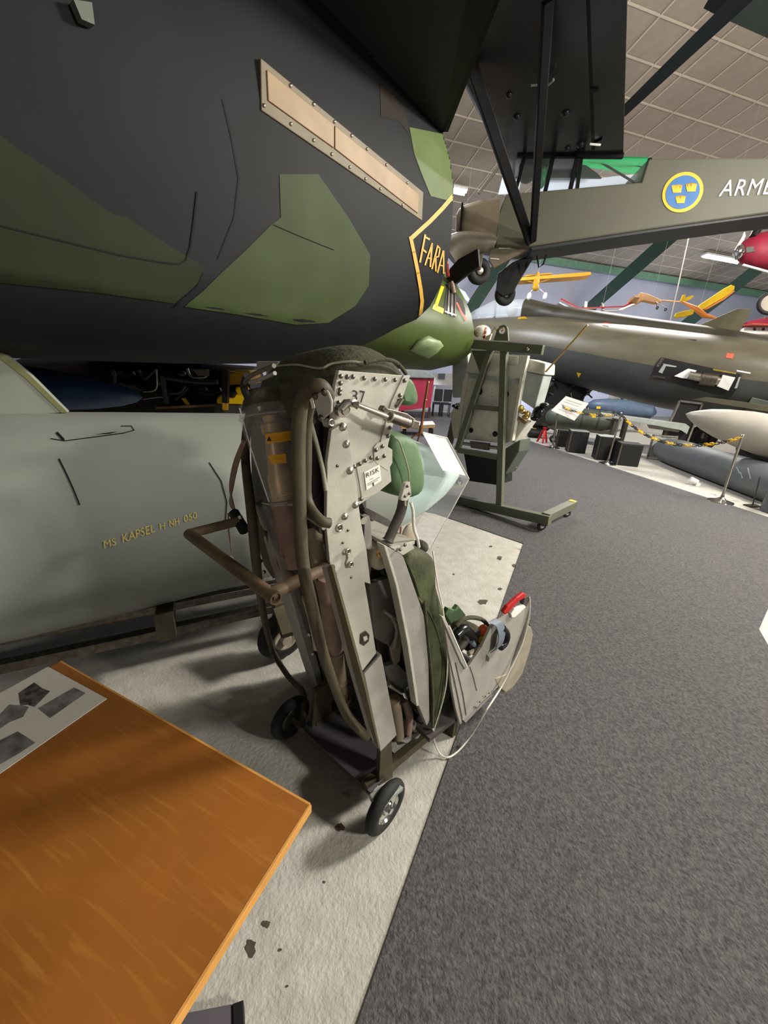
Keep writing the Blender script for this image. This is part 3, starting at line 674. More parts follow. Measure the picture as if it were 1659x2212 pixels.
# --- parachute pack on top
pk = M(); out = []
for t, prof in [(-.185, .55), (-.16, .8), (-.08, .97), (0, 1.0), (.08, .93), (.13, .8), (.165, .62)]:
    base = [(-.16, 1.40), (-.165, 1.48), (-.13, 1.535), (-.07, 1.585), (0, 1.60), (.06, 1.595), (.10, 1.57), (.115, 1.535), (.09, 1.50), (0, 1.48), (-.10, 1.42)]
    out.append([W(s*(.82+.18*prof), t, 1.46+(z-1.46)*prof+.008*math.sin(9*s+20*t)) for s, z in base])
pk.loft(out); pk.obj('parachute_pack', 'olive_fabric', seat, ang=80, sub=2)
PK = bvh(pk)
def on_pk(pts, o=.006): return [hitp(PK, x, y, o) for x, y in pts]
M().tube(cat(on_pk([(598, 791), (640, 788), (690, 796), (716, 786), (760, 781), (790, 786)]), 4), .0028, 6).obj('pack_seam', 'cord', seat)
M().tube(cat([W(-.05, .168, 1.555), W(0, .168, 1.565), W(.05, .165, 1.56), W(.09, .16, 1.535)], 5), .005, 8).obj('pack_piping', 'olive_fabric', seat)
pf = M(); pf.loft([[W(s, t, z) for s, z in ((-.165, 1.40), (-.155, 1.50), (-.13, 1.535), (-.115, 1.50), (-.12, 1.40))] for t in (-.16, -.05, .06, .135)]); pf.obj('pack_flap', 'olive_fabric', seat, ang=80, sub=1)
# left rear corner: clip, dark straps
M().prism([B(x, y, .0) for x, y in [(553, 782), (600, 782), (592, 793), (554, 799)]], nB*.008).obj('corner_bracket', 'seat_lilac', seat, sm=False, bev=.002)
M().tube(cat([B(592, 790, -.02), B(560, 803, -.02), B(538, 815, -.02), B(528, 832, -.01), B(532, 852, .0)], 4), .005, 8).obj('rear_strap', 'brown_pipe', seat)
M().tube(cat([B(594, 806, -.022), B(566, 818, -.022), B(540, 826, -.02)], 4), .0045, 8).obj('rear_strap', 'seat_lilac', seat)
M().tube(cat([B(534, 812, -.01), B(527, 835, -.01), B(536, 858, .0), B(548, 868, .02)], 4), .010, 8).obj('rear_strap', 'black', seat)
# --- rear face: dark structure, glass-covered canister, straps, pipes
M().prism([B(x, y, .11) for x, y in [(540, 880), (712, 850), (716, 1200), (790, 1590), (700, 1500), (590, 1240), (545, 1090)]], nB*.012).obj('back_plate', 'seat_dark', seat, sm=False)
gl = M(); top, bot = B(581, 876, .055), B(617, 1088, .055); ax = bot-top; l_ = ax.length
gl.lathe(top, ax, [(0, .066), (.012, .078), (.03, .080), (l_*.45, .068), (l_*.9, .047), (l_, .043)], 32, cap=False); gl.obj('canister_cover', 'canister_glass', seat)
M().lathe(top+ax*.06, ax, [(0, .014), (.012, .022), (.03, .020), (.034, .030), (.055, .030), (.06, .022), (.08, .026), (.16, .030), (.17, .036), (l_*.9, .036)], 24).obj('canister', 'canister_brass', seat)
M().lathe(top-ax*.015, ax, [(-.035, .05), (-.01, .064), (.012, .070)], 28).obj('canister_lid', 'olive_fabric', seat)
M().lathe(bot-ax*.03, ax, [(0, .042), (.02, .040), (.10, .032), (.19, .024)], 20).obj('lower_tube', 'pinkish', seat)
GT = bvh(gl)
for d_, r_0 in ((.03, .081), (l_*.9, .0475), (l_, .0435)): M().torus(top+ax*(d_/l_), ax, r_0, .0022, 32, 6).obj('cover_rim', 'canister_glass', seat)
M().tube(cat([top+ax*.02-FS*.08, top+ax*.4-FS*.069, top+ax*.95-FS*.046], 4), .0016, 6).obj('cover_seam', 'white', seat)
decal(grid2d([[(572, 938), (630, 930), (632, 951), (578, 959)]], 6), GT, 'warning_label', 'label_orange', seat, .001)
decal(grid2d([[(579, 984), (617, 980), (619, 1000), (586, 1003)]], 6), GT, 'warning_label', 'label_orange', seat, .001)
for a, b in (((584, 947), (626, 940)), ((588, 952), (626, 946)), ((590, 992), (612, 989))): decal(grid2d(line_poly([a, b], 1.6), 5), GT, 'label_line', 'dark_yellow', seat, .0018)
decal(grid2d([[(577, 953), (581, 942), (587, 952)]], 4), GT, 'label_mark', 'ink', seat, .0018)
for pts, r, m, nm in [
    ([(672, 915), (684, 960), (696, 1010), (704, 1060)], .005, 'cord', 'harness_strap'),
    ([(672, 860), (676, 940), (676, 1050), (690, 1120), (706, 1135)], .024, 'maroon', 'harness_bag'),
    ([(560, 1086), (600, 1092), (640, 1090)], .006, 'steel', 'cross_bar'), ([(655, 1110), (700, 1140)], .006, 'steel', 'cross_bar'),
    ([(590, 1122), (612, 1170), (606, 1215), (626, 1240), (640, 1262)], .012, 'tan', 'cable'), ([(604, 1130), (630, 1150), (622, 1200)], .022, 'seat_dark', 'actuator_housing'),
    ([(676, 1140), (684, 1180), (690, 1230), (704, 1290), (716, 1360)], .020, 'tan', 'rear_pipe'),
    ([(706, 1240), (716, 1330), (726, 1400)], .026, 'pinkish', 'lower_cylinder'), ([(726, 1400), (742, 1500)], .022, 'tan', 'lower_cylinder'),
    ([(660, 1290), (676, 1350), (684, 1400)], .012, 'beige_cushion', 'cable'), ([(640, 1260), (664, 1330), (672, 1400), (690, 1470)], .020, 'seat_dark', 'actuator_housing'),
    ([(690, 1250), (700, 1330), (704, 1385)], .008, 'tan', 'cable'), ([(742, 1500), (752, 1560)], .016, 'tan', 'lower_cylinder')]:
    M().tube(cat([B(x, y, .06 if r > .015 else .04) for x, y in pts], 4), r, 12).obj(nm, m, seat)
for k in (1408, 1470, 1512): 
    c = B(726+(k-1400)*.16, k, .06); M().torus(c, aB, .0235, .005, 20, 8).obj('cylinder_band', 'pinkish', seat)
M().prism([B(x, y, .02) for x, y in [(549, 1086), (563, 1100), (602, 1215), (640, 1335), (678, 1455), (696, 1520), (678, 1500), (660, 1450), (622, 1335), (584, 1215)]], nB*.03).obj('side_rail', 'seat_lilac', seat, sm=False, bev=.002)
M().prism([B(x, y, .03) for x, y in [(552, 1110), (572, 1150), (600, 1240), (590, 1250), (570, 1220), (556, 1170)]], nB*.03).obj('side_rail_web', 'cart_green', seat, sm=False)
for a in ((668, 1370), (676, 1412), (570, 1236), (563, 1212)): M().ell(B(*a, .03), LS*.008, FS*.008, Z*.008, 10, 6).obj('rear_bolt', 'steel', seat)
# plate with three bolts beside the head box
bp = M().prism([B(x, y, -.03) for x, y in [(676, 853), (703, 843), (708, 850), (715, 868), (714, 892), (694, 909), (686, 903)]], nB*.006); bp.obj('bolt_plate', 'seat_grey', seat, sm=False, bev=.003)
rk = rivet_mesh(.007, 'dark_steel')
for x, y in ((682, 855), (701, 847), (694, 903)): part_at(rk, 'bolt', seat, B(x, y, -.031), q_to(-nB))
M().prism([B(x, y, -.03) for x, y in [(668, 858), (673, 857), (678, 882), (674, 883)]], nB*.003).obj('label_strip', 'label_white', seat, sm=False)
M().prism([S(x, y, .172) for x, y in [(704, 913), (716, 904), (724, 915), (722, 926), (708, 924)]], LS*-.02).obj('eye_lug', 'seat_grey', seat, sm=False, bev=.003)
M().torus(S(716, 913, .176), LS, .007, .003, 14, 8).obj('lug_eye', 'steel', seat)
# rope bundle hanging at the left
for k in (-3, 0, 3): M().tube(cat([B(528+k, 952, .0), B(510+k*1.4, 1000, .01), B(500+k, 1050, .01), B(500-k, 1088, .0), B(511+k*.5, 1110, .0)], 4), .0035, 6).obj('hanging_cord', 'pinkish', seat)
M().tube([B(493, 1110, .0), B(494, 1150, .0), B(500, 1190, .0)], .003, 6).obj('hanging_cord', 'pinkish', seat)
M().box(B(499, 1207, .0), LS*.014, FS*.008, Z*.008).obj('cord_clip', 'pinkish', seat, sm=False); M().ell(B(511, 1218, .0), LS*.012, FS*.01, Z*.009, 12, 8).obj('cord_shackle', 'chrome', seat)
# --- inner mechanism seen between rail and bucket flange
side([(790, 1240), (842, 1230), (872, 1330), (880, 1400), (905, 1600), (860, 1610), (828, 1460), (806, 1330)], .10, .01, 'inner_plate', 'seat_dark')
side([(798, 1262), (842, 1248), (858, 1290), (872, 1380), (850, 1400), (812, 1380)], .13, .02, 'inner_housing', 'seat_lilac')
side([(866, 1402), (878, 1398), (884, 1438), (872, 1440)], .135, .004, 'opening', 'black')
side([(845, 1402), (862, 1366), (870, 1372), (864, 1428), (852, 1440)], .15, .01, 'inner_link', 'beige_cushion')
side([(832, 1440), (856, 1432), (896, 1470), (890, 1500), (850, 1490)], .15, .02, 'inner_link', 'seat_lilac')
for pts, r, m in [([(838, 1476), (862, 1492), (884, 1500)], .010, 'steel'), ([(850, 1510), (856, 1550), (860, 1590)], .024, 'tan'), ([(872, 1510), (884, 1545), (880, 1590)], .016, 'pinkish'), ([(846, 1330), (858, 1360), (850, 1400)], .007, 'seat_lilac'), ([(830, 1320), (860, 1340), (880, 1352)], .006, 'seat_grey'), ([(870, 1490), (876, 1505)], .014, 'chrome'), ([(890, 1560), (900, 1600)], .014, 'seat_lilac')]:
    M().tube(cat([S(x, y, .155) for x, y in pts], 3), r, 12).obj('inner_pipe', m, seat)
M().torus(S(882, 1486, .172), LS, .007, .003, 14, 8).obj('lug_eye', 'steel', seat)
side([(858, 1600), (905, 1592), (910, 1560), (915, 1545), (918, 1574), (880, 1606)], .17, .02, 'foot_bracket', 'seat_lilac')
# white boss with brass nut
M().lathe(S(800, 1192, .14), LS, [(0, .035), (.05, .035), (.062, .026)], 22).obj('pivot_boss', 'beige_cushion', seat)
M().lathe(S(818, 1196, .19), LS, [(0, .014), (.012, .014), (.013, .010), (.02, .010)], 6).obj('brass_nut', 'brass', seat)
side([(812, 1212), (838, 1216), (850, 1246), (824, 1242)], .15, .004, 'dark_opening', 'black')
# --- bucket back flange, cushion
FL = [(834, 1180), (866, 1196), (872, 1204), (917, 1332), (926, 1440), (928, 1556), (922, 1568), (904, 1524), (892, 1450), (884, 1388), (858, 1262)]
side(FL, .235, .02, 'bucket_back_flange', 'seat_lilac')
side([(829, 1178), (836, 1180), (860, 1262), (886, 1388), (905, 1524), (900, 1526), (880, 1390), (855, 1264)], .237, .03, 'flange_lip', 'seat_grey')
M().prism([W(*x) for x in [(.02, .235, 1.10), (.02, -.2, 1.10), (.10, -.2, 1.10), (.10, .235, 1.10)]], Z*-.012).obj('bucket_top_plate', 'seat_grey', seat, sm=False, bev=.002)
side([(846, 1184), (886, 1172), (896, 1184), (871, 1200)], .236, .012, 'top_plate', 'seat_grey')
for x, y in ((864, 1187), (874, 1177)): part_at(rm, 'screw', seat, S(x, y, .243), q_to(LS))
cu = M(); cp = [(870, 1202), (884, 1190), (905, 1184), (928, 1192), (938, 1204), (941, 1240), (942, 1270), (955, 1315), (966, 1370), (971, 1420), (971, 1465), (964, 1520), (950, 1566), (938, 1578), (929, 1560), (928, 1480), (924, 1400), (916, 1340), (900, 1290), (884, 1240)]
c0 = [S(x, y, .225) for x, y in cp]; cc = sum(c0, V((0, 0, 0)))/len(c0)
cu.loft([[cc+(p-cc)*k2+LS*-k1 + FS*(.01*math.sin(i*2.1)) for i, p in enumerate(c0)] for k1, k2 in ((-.008, .88), (.0, .98), (.04, 1.0), (.2, 1.0), (.38, 1.0), (.42, .98), (.43, .9))])
cu.obj('back_cushion', 'cushion', seat, ang=80, sub=1)
M().tube(cat([S(x, y, .232) for x, y in [(902, 1290), (930, 1330), (950, 1385), (958, 1440), (955, 1500), (944, 1565)]], 4), .004, 6).obj('cushion_piping', 'cushion', seat)
M().tube(cat([S(x, y, .236) for x, y in [(916, 1300), (926, 1400), (934, 1490), (934, 1570)]], 4), .006, 6).obj('cushion_fold', 'olive_fabric', seat)
M().ell(S(884, 1154, .18), LS*.012, FS*.028, Z*.034, 16, 10).obj('shoulder_pad', 'beige_cushion', seat)
M().ell(S(908, 1180, .17), LS*.03, FS*.022, Z*.02, 14, 8).obj('harness_lump', 'olive_fabric', seat)
M().tube(cat([S(872, 1075, .20), S(866, 1105, .20), S(852, 1138, .20), S(838, 1168, .20)], 5), [.014]*15+[.017], 14).obj('bracket_arm', 'seat_dark', seat)
side([(866, 1078), (876, 1044), (886, 1041), (889, 1068), (880, 1082), (868, 1082)], .222, .012, 'arm_plate', 'seat_grey')
for x, y in ((880, 1050), (884, 1066), (875, 1072)): part_at(rs, 'screw', seat, S(x, y, .223), q_to(LS))
side([(874, 1080), (878, 1080), (879, 1094), (875, 1094)], .221, .006, 'arm_pin', 'steel')
side([(782, 1098), (786, 1094), (838, 1120), (850, 1132), (846, 1140), (800, 1120)], .06, .25, 'crossbeam', 'seat_dark')
# --- bucket (pan) side panels
BS = [(957, 1335), (962, 1334), (966, 1352), (972, 1380), (984, 1392), (1004, 1446), (1010, 1443), (1040, 1400), (1062, 1352), (1085, 1330), (1108, 1322), (1142, 1296), (1143, 1312), (1133, 1350), (1118, 1390), (1103, 1435), (1098, 1462), (1060, 1500), (1004, 1556), (994, 1566), (984, 1530), (975, 1480), (969, 1410)]
side(BS, .255, .012, 'bucket_side', 'seat_grey_shaded')
M().prism([S(x, y, .255)-LS*.47 for x, y in [(969, 1440), (1060, 1440), (1098, 1462), (1060, 1500), (1004, 1556), (994, 1566), (980, 1510)]], LS*-.012).obj('bucket_side', 'seat_grey', seat, sm=False)
M().prism([W(.28, .24, .22), W(.80, .24, .20), W(.80, -.21, .20), W(.28, -.21, .22)], Z*-.02).obj('bucket_floor', 'seat_dark', seat, sm=False)
side([(953, 1330), (961, 1334), (1010, 1440), (1006, 1447), (996, 1430)], .262, .012, 'bucket_trim', 'seat_grey')
M().tube([S(970, 1352, .262), S(1009, 1441, .262)], .0035, 6).obj('bucket_trim_bead', 'label_white', seat)
for pts, w_ in (([(966, 1400), (988, 1500), (1000, 1560)], 2.2), ([(984, 1432), (1000, 1500), (1008, 1550)], 2.0), ([(1015, 1440), (1022, 1460), (1030, 1492)], 1.3)):
    for k, q in enumerate(line_poly(pts, w_)): side(q, .2562, .001, 'bucket_seam', 'seat_dark', bev=0)
side([(1000, 1556), (1060, 1497), (1064, 1502), (1006, 1562)], .262, .008, 'bucket_lower_strip', 'seat_lilac')
for x, y in ((1028, 1528), (1036, 1516), (1048, 1504), (1056, 1497)): part_at(rs, 'rivet', seat, S(x, y, .263), q_to(LS))
M().tube([S(1053, 1413, .257), S(1055, 1420, .262), S(1054, 1427, .262)], .005, 8).obj('snap_hook', 'chrome', seat)
# leg guard loops at the front
for t, nm in ((.245, 'r'),):
    lo = [S(x, y, .245)-LS*(.245-t) for x, y in [(1064, 1462), (1072, 1480), (1088, 1493), (1104, 1482), (1124, 1452), (1140, 1404), (1147, 1368), (1142, 1352), (1136, 1348), (1128, 1372), (1110, 1420), (1092, 1452), (1078, 1458)]]
    M().prism(lo, LS*.012).obj('leg_guard', 'guard', seat, sm=False, bev=.004)
    M().tube(cat([lo[1], lo[2], lo[3], lo[4], lo[5], lo[6], lo[7]], 4), .006, 8).obj('guard_rim', 'steel', seat)
side([(1146, 1296), (1149, 1302), (1138, 1352), (1122, 1392), (1106, 1440), (1099, 1462), (1095, 1460), (1115, 1392), (1132, 1348)], .252, .02, 'guard_gap', 'seat_dark')
M().tube(cat([S(1147, 1345, .25), S(1143, 1338, .25), S(1138, 1342, .25), S(1128, 1372, .25), S(1110, 1420, .25), S(1090, 1458, .25), S(1068, 1466, .25)], 4), .005, 8).obj('guard_rim', 'steel', seat)
M().prism([W(.80, .24, .22), W(.80, -.20, .22), W(.83, -.20, .34), W(.83, .24, .34)], FS*.01).obj('bucket_front', 'seat_lilac', seat, sm=False)
# red firing handle with its mount
rh = M().prism([S(x, y, .262) for x, y in [(1088, 1324), (1098, 1310), (1119, 1291), (1132, 1281), (1138, 1284), (1137, 1290), (1123, 1299), (1105, 1317), (1093, 1329)]], LS*-.018); rh.obj('firing_handle', 'red', seat, sm=False, bev=.005)
side([(1104, 1326), (1112, 1314), (1118, 1318), (1134, 1308), (1136, 1312), (1112, 1334), (1106, 1334)], .265, .02, 'handle_guard', 'label_white')
side([(1133, 1292), (1144, 1286), (1147, 1289), (1143, 1298), (1137, 1311), (1131, 1306)], .258, .02, 'handle_hinge', 'seat_dark')
# harness and belts in the bucket
bc = M()
r_ = [W(s, t, z) for s, t, z in [(.25, .2, .50), (.30, -.18, .52), (.42, -.19, .47), (.48, 0, .44), (.45, .19, .43), (.34, .22, .46)]]
bc.loft([[p-Z*.16 for p in r_], r_]); bc.obj('seat_cushion', 'cushion', seat, ang=80, bev=.01)
side([(962, 1326), (968, 1314), (982, 1318), (990, 1308), (1006, 1328), (1000, 1345), (975, 1348)], .0, .02, 'cushion_flap', 'pad_green')
M().tube(cat([S(x, y, .20) for x, y in [(985, 1352), (1000, 1338), (1022, 1334), (1044, 1340), (1056, 1356)]], 4), .009, 8).obj('belt_roll', 'olive_fabric', seat)
M().ell(S(1012, 1366, .10), LS*.09, FS*.06, Z*.035, 16, 10).obj('survival_pouch', 'olive_fabric', seat)
for pts, r, m, t in [([(984, 1372), (1003, 1358), (1020, 1378), (1014, 1402)], .020, 'black_gloss', .21), ([(990, 1400), (1006, 1380), (1002, 1362)], .018, 'seat_dark', .2), ([(1018, 1384), (1028, 1400), (1036, 1412)], .012, 'blue_grey', .22), ([(1084, 1356), (1094, 1370), (1090, 1388), (1080, 1398)], .016, 'black_gloss', .27), ([(1012, 1412), (1040, 1396)], .010, 'beige_cushion', .23)]:
    M().tube(cat([S(x, y, t) for x, y in pts], 4), r, 10).obj('harness_buckle', m, seat)
M().ell(S(1044, 1362, .21), LS*.022, FS*.022, Z*.026, 16, 10).obj('release_knob', 'orange', seat)
M().prism([S(x, y, .215) for x, y in [(1036, 1382), (1044, 1370), (1054, 1374), (1052, 1384), (1042, 1394)]], LS*-.02).obj('yellow_tag', 'yellow', seat, sm=False, bev=.004)
M().prism([S(x, y, .21) for x, y in [(1028, 1366), (1038, 1362), (1046, 1370), (1034, 1384)]], LS*-.01).obj('grey_tag', 'blue_grey', seat, sm=False, bev=.003)
bl_ = cat([S(1054, 1344, .25), S(1070, 1352, .27), S(1076, 1376, .28), S(1070, 1400, .275), S(1058, 1410, .262)], 5)
bb = M(); bb.loft([[p+LS*.0, p+LS*.004, p+FS*.045+LS*.004, p+FS*.045] for p in bl_]); bb.obj('lap_belt', 'blue_grey', seat, ang=60)
# white ropes
M().tube(cat([S(887, 1085, .225), S(892, 1105, .23), S(894, 1140, .23), S(902, 1165, .235), S(905, 1182, .235)], 5), .0042, 8).obj('rope', 'rope', seat)
M().tube(cat([S(1144, 1290, .26), S(1143, 1330, .262), S(1128, 1390, .268), S(1100, 1450, .272), S(1078, 1492, .28), S(1052, 1532, .30), oz(1020, 1585, .06), oz(992, 1620, .012), oz(968, 1636, .01), oz(950, 1628, .02), oz(938, 1600, .10), S(936, 1575, .23)], 5), .0038, 8).obj('rope', 'rope', seat)
M().tube(cat([S(935, 1190, .20), S(945, 1262, .235), S(957, 1318, .245), S(966, 1400, .25), S(966, 1450, .25), S(960, 1500, .25), S(938, 1575, .24)], 5), .0024, 8).obj('rope', 'rope', seat)

# --- cart
cart = thing('hand_cart', W(0, 0, 0), 'brown-green tubular two-wheeled hand cart carrying the foreground ejection seat', 'cart')
M().tube(cat([B(545, 880, .10), B(534, 920, .09), B(530, 990, .05), B(542, 1100, -.01), B(552, 1200, -.03), B(560, 1270, -.03), B(572, 1340, -.03), B(590, 1408, -.03), B(622, 1460, -.03), B(656, 1500, -.04), W(-.06, -.14, .16)], 4), .0135, 12).obj('upright', 'cart_green', cart)
M().tube(cat([B(708, 858, -.0), B(694, 836, -.02), B(672, 840, -.03), B(652, 868, -.03), B(645, 930, -.03), B(645, 1020, -.03), B(648, 1120, -.03), B(655, 1220, -.03), B(676, 1320, -.03), B(698, 1410, -.03), B(726, 1490, -.03), B(752, 1548, -.03), B(792, 1592, -.0)], 4), .0148, 12).obj('upright', 'cart_green', cart)
M().tube(cat([B(676, 852, -.02), B(664, 900, -.0), B(662, 1000, .0), B(664, 1080, .0), B(690, 1122, .0), B(712, 1130, .02)], 4), .012, 10).obj('inner_hose', 'cart_green', cart)
hl, hr = oz(408, 1153, 1.075), oz(584, 1284, 1.055)
M().tube([hl, hr], .0155, 14).obj('handle_bar', 'cart_brown', cart)
M().tube([hr, S(716, 1220, .18)], .0155, 14).obj('handle_arm', 'cart_brown', cart)
M().tube([hl, B(518, 1125, -.02)], .0135, 14).obj('handle_arm', 'cart_brown', cart)
M().tube([B(505, 1108, -.02), B(528, 1146, -.02)], .016, 12).obj('handle_clamp', 'black', cart)
M().ell(B(519, 1117, -.03), LS*.007, FS*.007, Z*.007, 10, 6).obj('clamp_bolt', 'chrome', cart)
hd = (hr-hl).normalized(); M().lathe(hr, hd, [(-.01, .0156), (.022, .0156), (.022, .012), (.008, .011)], 16, cap=False).obj('handle_end', 'cart_brown', cart)
M().lathe(hr, hd, [(.0, .0115), (.010, .0115)], 16).obj('handle_hollow', 'seat_dark', cart)
wr, wl = oz(833, 1742, .098), oz(628, 1550, .098); wax = (wr-wl).normalized()
M().tube([wl, wr], .011, 12).obj('axle', 'cart_green', cart)
for wc, sgn in ((wr, 1), (wl, -1)):
    o = M().torus(wc, wax, .072, .026, 36, 12, .85).obj('wheel', 'rubber', cart)
    M().lathe(wc-wax*.016*sgn, wax*sgn, [(0, .05), (.004, .056), (.03, .056), (.034, .050), (.026, .046), (.022, .026), (.032, .022), (.036, .012), (.042, .011)], 24).obj('hub', 'chrome' if sgn > 0 else 'dark_steel', o)
M().prism([oz(x, y, .11) for x, y in [(650, 1572), (728, 1506), (780, 1560), (865, 1640), (800, 1712)]], Z*-.006).obj('base_plate', 'cart_plate', cart, sm=False)
M().prism([S(x, y, .19) for x, y in [(822, 1618), (846, 1590), (849, 1680), (818, 1698)]], LS*-.02).obj('bracket', 'cart_green', cart, sm=False, bev=.002)
M().prism([oz(797, 1715, .17), oz(846, 1683, .17), oz(872, 1700, .17), oz(812, 1748, .17)], Z*-.02).obj('fender', 'cart_light', cart, sm=False, bev=.004)
M().prism([W(.0, -.18, .10), W(.10, -.18, .10), W(.10, -.18, .30), W(.02, -.18, .30)], LS*.02).obj('bracket', 'cart_green', cart, sm=False)
M().bar(W(.02, .17, .11), W(.55, .17, .13), .03, .04).obj('base_rail', 'cart_green', cart, sm=False); M().bar(W(.02, -.17, .11), W(.55, -.17, .13), .03, .04).obj('base_rail', 'cart_green', cart, sm=False)
M().bar(W(.53, -.19, .13), W(.53, .19, .13), .03, .26, Z).obj('front_foot', 'cart_green', cart, sm=False)

# ================================================================== SECOND SEAT ON THE GREEN STAND
Nf = V((.7, .714, 0)).normalized(); Lf = V((.714, -.7, 0)).normalized()
def D(x, y, o=0): return opl(x, y, V((1.72, 3.87, 0))+Nf*o, Nf)
def z1(x, y): return (900+x/3.95, 620+y/3.95)
def DZ(x, y, o=0): return D(*z1(x, y), o)
stand = thing('seat_stand', D(1082, 1105), 'olive green steel A-frame stand on casters behind the seat', 'stand')
M().bar(D(930, 1070)+Z*.03, D(1188, 1126)+Z*.01, .09, .10).obj('base_beam', 'stand_green', stand, sm=False, bev=.004)
c0_ = D(1178, 1118); M().bar(c0_, c0_+Nf*.75, .09, .09).obj('base_beam', 'stand_green', stand, sm=False, bev=.004)
M().box(c0_+Nf*.70+Z*.048, Nf*.03, Lf*.035, Z*.003).obj('hazard_tape', 'yellow', stand, sm=False)
c1_ = D(930, 1070); M().bar(c1_, c1_+Nf*.75, .09, .09).obj('base_beam', 'stand_green', stand, sm=False, bev=.004)
M().bar(D(1079, 1106), D(1090, 742), .07, .06, Nf).obj('post', 'stand_green', stand, sm=False, bev=.004)
M().bar(D(988, 972), D(1064, 742), .065, .05, Nf).obj('slanted_leg', 'stand_green', stand, sm=False, bev=.004)
M().bar(D(1024, 879), D(1078, 884), .05, .05).obj('crossbar', 'stand_green', stand, sm=False, bev=.003)
M().bar(D(990, 972), D(1076, 987), .06, .06).obj('crossbar', 'stand_green', stand, sm=False, bev=.003)
M().prism([DZ(x, y, -.04) for x, y in [(345, 438), (1078, 496), (1060, 578), (342, 515)]], Nf*.05).obj('top_bar', 'stand_green', stand, sm=False, bev=.003)
M().prism([DZ(x, y, .0) for x, y in [(465, 540), (640, 545), (600, 680), (545, 745)]], Nf*.02).obj('gusset', 'stand_green', stand, sm=False, bev=.002)
lc = DZ(735, 372, -.02); M().torus(lc, Nf, .044, .014, 24, 10).obj('lifting_ring', 'stand_green', stand)
M().prism([DZ(x, y, -.03) for x, y in [(655, 455), (690, 350), (702, 395), (735, 425), (765, 395), (775, 350), (782, 460)]], Nf*.02).obj('lifting_lug', 'stand_green', stand, sm=False)
for x, y in ((455, 485), (950, 530)): M().ell(DZ(x, y, -.055), Lf*.016, Nf*.012, Z*.016, 12, 8).obj('bolt', 'chrome', stand)
def caster(c, par):
    o = M().torus(c+Z*.05, Lf*.8-Nf*.6, .036, .016, 24, 8).obj('caster', 'rubber', par)
    M().lathe(c+Z*.05-(Lf*.8-Nf*.6)*.018, Lf*.8-Nf*.6, [(0, .022), (.005, .026), (.03, .026), (.036, .022)], 16).obj('caster_hub', 'seat_grey', o)
    M().bar(c+Z*.055+(Lf*.8-Nf*.6)*.025, c+Z*.12, .03, .006, Nf).obj('caster_fork', 'dark_steel', o, sm=False)
for p in (c0_+Nf*0, c0_+Nf*.66, c1_, c1_+Nf*.66): caster(V((p.x, p.y, .008))+Lf*-.02, stand)
seat2 = thing('ejection_seat', D(1060, 900, .2)-Z*.5, 'pale grey ejection seat seen from behind hanging in the olive green stand', 'ejection seat')
def s2(pts, o, th, nm, m, bev=.004, **kw): return M().prism([DZ(x, y, o) for x, y in pts], Nf*th).obj(nm, m, seat2, sm=False, bev=bev, **kw)
s2([(465, 560), (950, 585), (905, 790), (860, 1000), (815, 1312), (750, 1335), (335, 1292), (395, 800)], .07, .05, 'back_panel', 'seat2')
s2([(395, 800), (420, 730), (440, 735), (352, 1290), (330, 1290)], .05, .06, 'panel_flange', 'seat2')
s2([(880, 770), (905, 780), (815, 1312), (790, 1322)], .05, .06, 'panel_flange', 'seat2')
s2([(424, 735), (905, 795), (900, 830), (420, 775)], .055, .03, 'panel_rib', 'seat2_side')
s2([(300, 620), (330, 570), (435, 558), (445, 700), (438, 944), (300, 945)], .16, .22, 'side_box', 'seat2_side', bev=.02)
s2([(945, 610), (1100, 652), (1096, 752), (935, 720)], .14, .24, 'side_box_lid', 'seat2', bev=.015)
s2([(938, 722), (1085, 755), (1005, 1045), (890, 965), (905, 850)], .16, .20, 'side_box', 'seat2_side', bev=.01)
s2([(330, 990), (395, 985), (350, 1290), (310, 1290), (285, 1090)], .14, .2, 'side_panel', 'seat2', bev=.01)
s2([(850, 1100), (960, 1140), (830, 1330), (800, 1325)], .14, .2, 'side_panel', 'seat2', bev=.01)
for x, y, r in ((465, 1222, .03), (670, 1254, .032), (535, 890, .042), (760, 915, .038)): M().lathe(DZ(x, y, .068), -Nf, [(0, r), (.003, r)], 24).obj('round_opening', 'black', seat2)
s2([(775, 583), (868, 588), (862, 662), (772, 656)], .066, .003, 'white_label', 'label_white', bev=0)
for k in range(5): s2(line_poly([(782, 598+k*13), (855-8*(k % 2), 602+k*13)], 3)[0], .064, .002, 'label_line', 'ink_grey', bev=0)
M().tube([DZ(400, 1335, .03), DZ(690, 1372, .03)], .02, 14).obj('hinge_roller', 'steel', seat2)
s2([(452, 1315), (612, 1335), (608, 1395), (460, 1372)], .0, .05, 'hinge_block', 'dark_steel')
s2([(400, 1420), (692, 1465), (690, 1692), (442, 1655)], .10, .35, 'lower_box', 'black', bev=.01)
s2([(755, 1378), (885, 1300), (872, 1405), (752, 1600)], .12, .25, 'lower_side', 'bomb', bev=.01)
s2([(872, 1228), (902, 1240), (846, 1545), (800, 1548)], .3, .03, 'wooden_leg', 'strip')
for x, y, a, b in ((905, 1060, .035, .03), (930, 1110, .04, .025), (890, 1030, .028, .03), (945, 1085, .03, .035)): M().ell(DZ(x, y, .10), Lf*a, Nf*.04, Z*b, 12, 8).obj('brass_fitting', 'gold', seat2)
s2([(845, 1105), (870, 1100), (940, 1150), (915, 1172)], .10, .05, 'wooden_wedge', 'strip')
for x, y, a, b in ((1040, 1070, .06, .07), (1090, 1010, .05, .03), (1010, 1120, .05, .03)): M().ell(DZ(x, y, .18), Lf*a, Nf*.05, Z*b, 12, 8).obj('black_mechanism', 'black_gloss', seat2)
